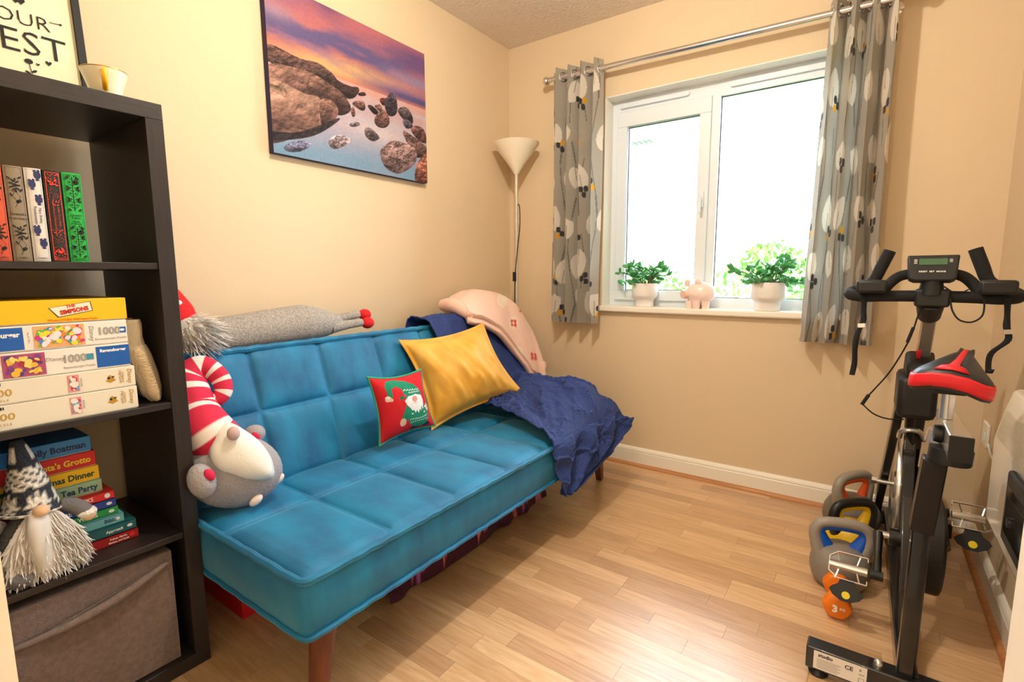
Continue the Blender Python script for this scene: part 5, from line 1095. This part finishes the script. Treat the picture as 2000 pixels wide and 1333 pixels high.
# ================================================================== weights
def kettlebell(loc, rz, sc, label, cbody, chand, cin):
    t = thing('kettlebell', loc, label, 'kettlebell', 'kettlebells beside the bike', rz); R = WM[t.name] @ Matrix.Diagonal((sc, sc, sc, 1)); V = lambda *p: R @ Vector(p)
    mb, mh, mi = [mat('vinyl_%d_%d_%d' % c, c, .42) for c in (cbody, chand, cin)]
    MB().lathe([(.055, 0), (.066, .004), (.082, .025), (.090, .055), (.0885, .066), (.090, .072), (.086, .095), (.072, .122), (.048, .138), (.001, .142)], R, 32).build('body', mb, t)
    hp_ = [(-.058, 0, .105), (-.074, 0, .145), (-.080, 0, .18), (-.066, 0, .208), (-.03, 0, .218), (.03, 0, .218), (.066, 0, .208), (.080, 0, .18), (.074, 0, .145), (.058, 0, .105)]
    MB().tube([V(*p) for p in catmull(hp_, 5)], [.028, .021, .018, .017, .017, .017, .017, .018, .021, .028], 14).build('handle', mh, t)
    ip = [(-.044, 0, .128), (-.056, 0, .158), (-.062, 0, .18), (-.052, 0, .196), (-.02, 0, .202), (.02, 0, .202), (.052, 0, .196), (.062, 0, .18), (.056, 0, .158), (.044, 0, .128)]
    MB().tube([V(*p) for p in catmull(ip, 5)], [.020, .014, .0105, .010, .0105, .0105, .010, .0105, .014, .020], 12, flat=1.35).build('grip_insert', mi, t)
kettlebell((1.842, -.655, 0), .25, 1.0, 'grey kettlebell with blue handle insert nearest the camera', (134, 126, 120), (146, 138, 130), (18, 84, 190))
kettlebell((1.868, -.435, 0), .75, .98, 'yellow kettlebell with black handle in the middle of the three', (232, 190, 14), (22, 22, 24), (232, 190, 14))
kettlebell((1.862, -.215, 0), .95, 1.12, 'grey kettlebell with orange handle insert by the skirting board', (110, 104, 98), (146, 138, 128), (228, 88, 24))
M_or = mat('orange_vinyl', (238, 126, 20), .45)
t = thing('dumbbell', (1.845, -.83, 0), 'orange 3 kg dumbbell lying on the floor under the pedal', 'dumbbell'); da = Vector((.06, -1, 0)).normalized(); ds = Vector((1, .06, 0))
dc = Vector((1.843, -.805, .044)); rot = Matrix.Identity(4)
DMx = basis(dc, ds, Vector((0, 0, 1)), None)
hexr = lambda k: (.044*(1+.06*math.cos(6*k)))
for a0, a1 in ((.040, .085), (-.085, -.040)):
    prof = [(.012, a0), (.034, a0), (.041, a0+.006), (.0435, (a0+a1)/2), (.041, a1-.006), (.034, a1), (.001, a1+.001)]
    MB().lathe(prof, DMx @ Matrix.Diagonal((1, 1, 1, 1)), 6, True).build('head', M_or, t, sharp=180, bevel=.010).modifiers.new('s', 'SUBSURF').render_levels = 1
MB().cyl(dc+da*.045, dc-da*.045, .016).build('grip', M_or, t)
tm = basis(dc+da*.0875+Vector((-.006, 0, -.002)), (1, 0, 0), (0, 0, 1)); text('3', M_wp, tm, .03, t, bold=.0014); text('KG', M_wp, tm @ Matrix.Translation((.019, .005, 0)), .0105, t, bold=.0003)
# ================================================================== heater and socket on the right wall
M_heat = mat('heater_enamel', (236, 230, 216), .25, coat=.5); M_gr = mat('grille_cream', (214, 204, 184), .5)
t = thing('panel_heater', (WX, -1.15, .35), 'white convector panel heater with black control on the right wall', 'heater')
HX = 2.172; h0, h1 = -1.62, -.735
b = MB(); prof = [(WX-.012, .372), (HX+.012, .362), (HX, .375), (HX, .605), (HX+.018, .70), (HX+.026, .735), (HX+.034, .745), (WX-.012, .745)]
v = [(x, h0, z) for x, z in prof]+[(x, h1-.012*(z < .40)-.0*(z > .7), z) for x, z in prof]; K = len(prof)
b.add(v, [tuple(range(K)), tuple(range(2*K-1, K-1, -1))]+[(i, i+K, (i+1) % K+K, (i+1) % K) for i in range(K)]); body = b.build('casing', M_heat, t, sharp=35, bevel=.006)
dz = Vector((.020, 0, .095)); n_ = Vector((-.095, 0, .02)).normalized()
b = MB(); g0_, g1_ = .616, .690
def gx(z): return HX+(z-.605)*.018/.095
b.add([(gx(g0_)-.0012, h0+.05, g0_), (gx(g0_)-.0012, h1-.03, g0_), (gx(g1_)-.0012, h1-.03, g1_), (gx(g1_)-.0012, h0+.05, g1_)], [(0, 3, 2, 1)]); gp_ = b.build('grille_panel', M_gr, t, sharp=0)
b = MB(); yy = h0+.054
while yy < h1-.034: b.bar((gx(g0_)-.003, yy, g0_), (gx(g1_)-.003, yy, g1_), .003, .003); yy += .0075
o = b.build('grille_slats', M_gr, gp_, sharp=30); o['kind'] = 'stuff'
b = MB(); b.box(HX-.016, HX-.0005, -1.24, -1.02, .43, .60); cp = b.build('control_unit', M_pl, t, sharp=30, bevel=.006)
bx('display', HX-.0175, HX-.016, -1.21, -1.045, .46, .57, mat('gloss_black', (10, 14, 20), .08, coat=1), cp); MB().lathe([(.012, 0), (.011, .006)], basis((HX-.017, -1.10, .50), (0, 1, 0), (0, 0, 1), (-1, 0, 0)), 14).build('dial', M_pl, cp)
bx('wall_bracket', WX-.012, WX-.0005, -1.5, -.85, .40, .70, M_heat, t)
t = thing('wall_socket', (WX, -.13, .44), 'white fused spur socket on the wall behind the heater', 'socket')
pl_ = bx('faceplate', WX-.010, WX-.0005, -.185, -.095, .425, .51, M_white, t, .003); bx('switch', WX-.015, WX-.010, -.165, -.150, .45, .475, M_upvc, pl_); MB().tube(catmull([(WX-.006, -.20, .445), (WX-.006, -.3, .42), (WX-.006, -.5, .41), (WX-.01, -.8, .42)], 5), .004, 6).build('flex', M_upvc, t)
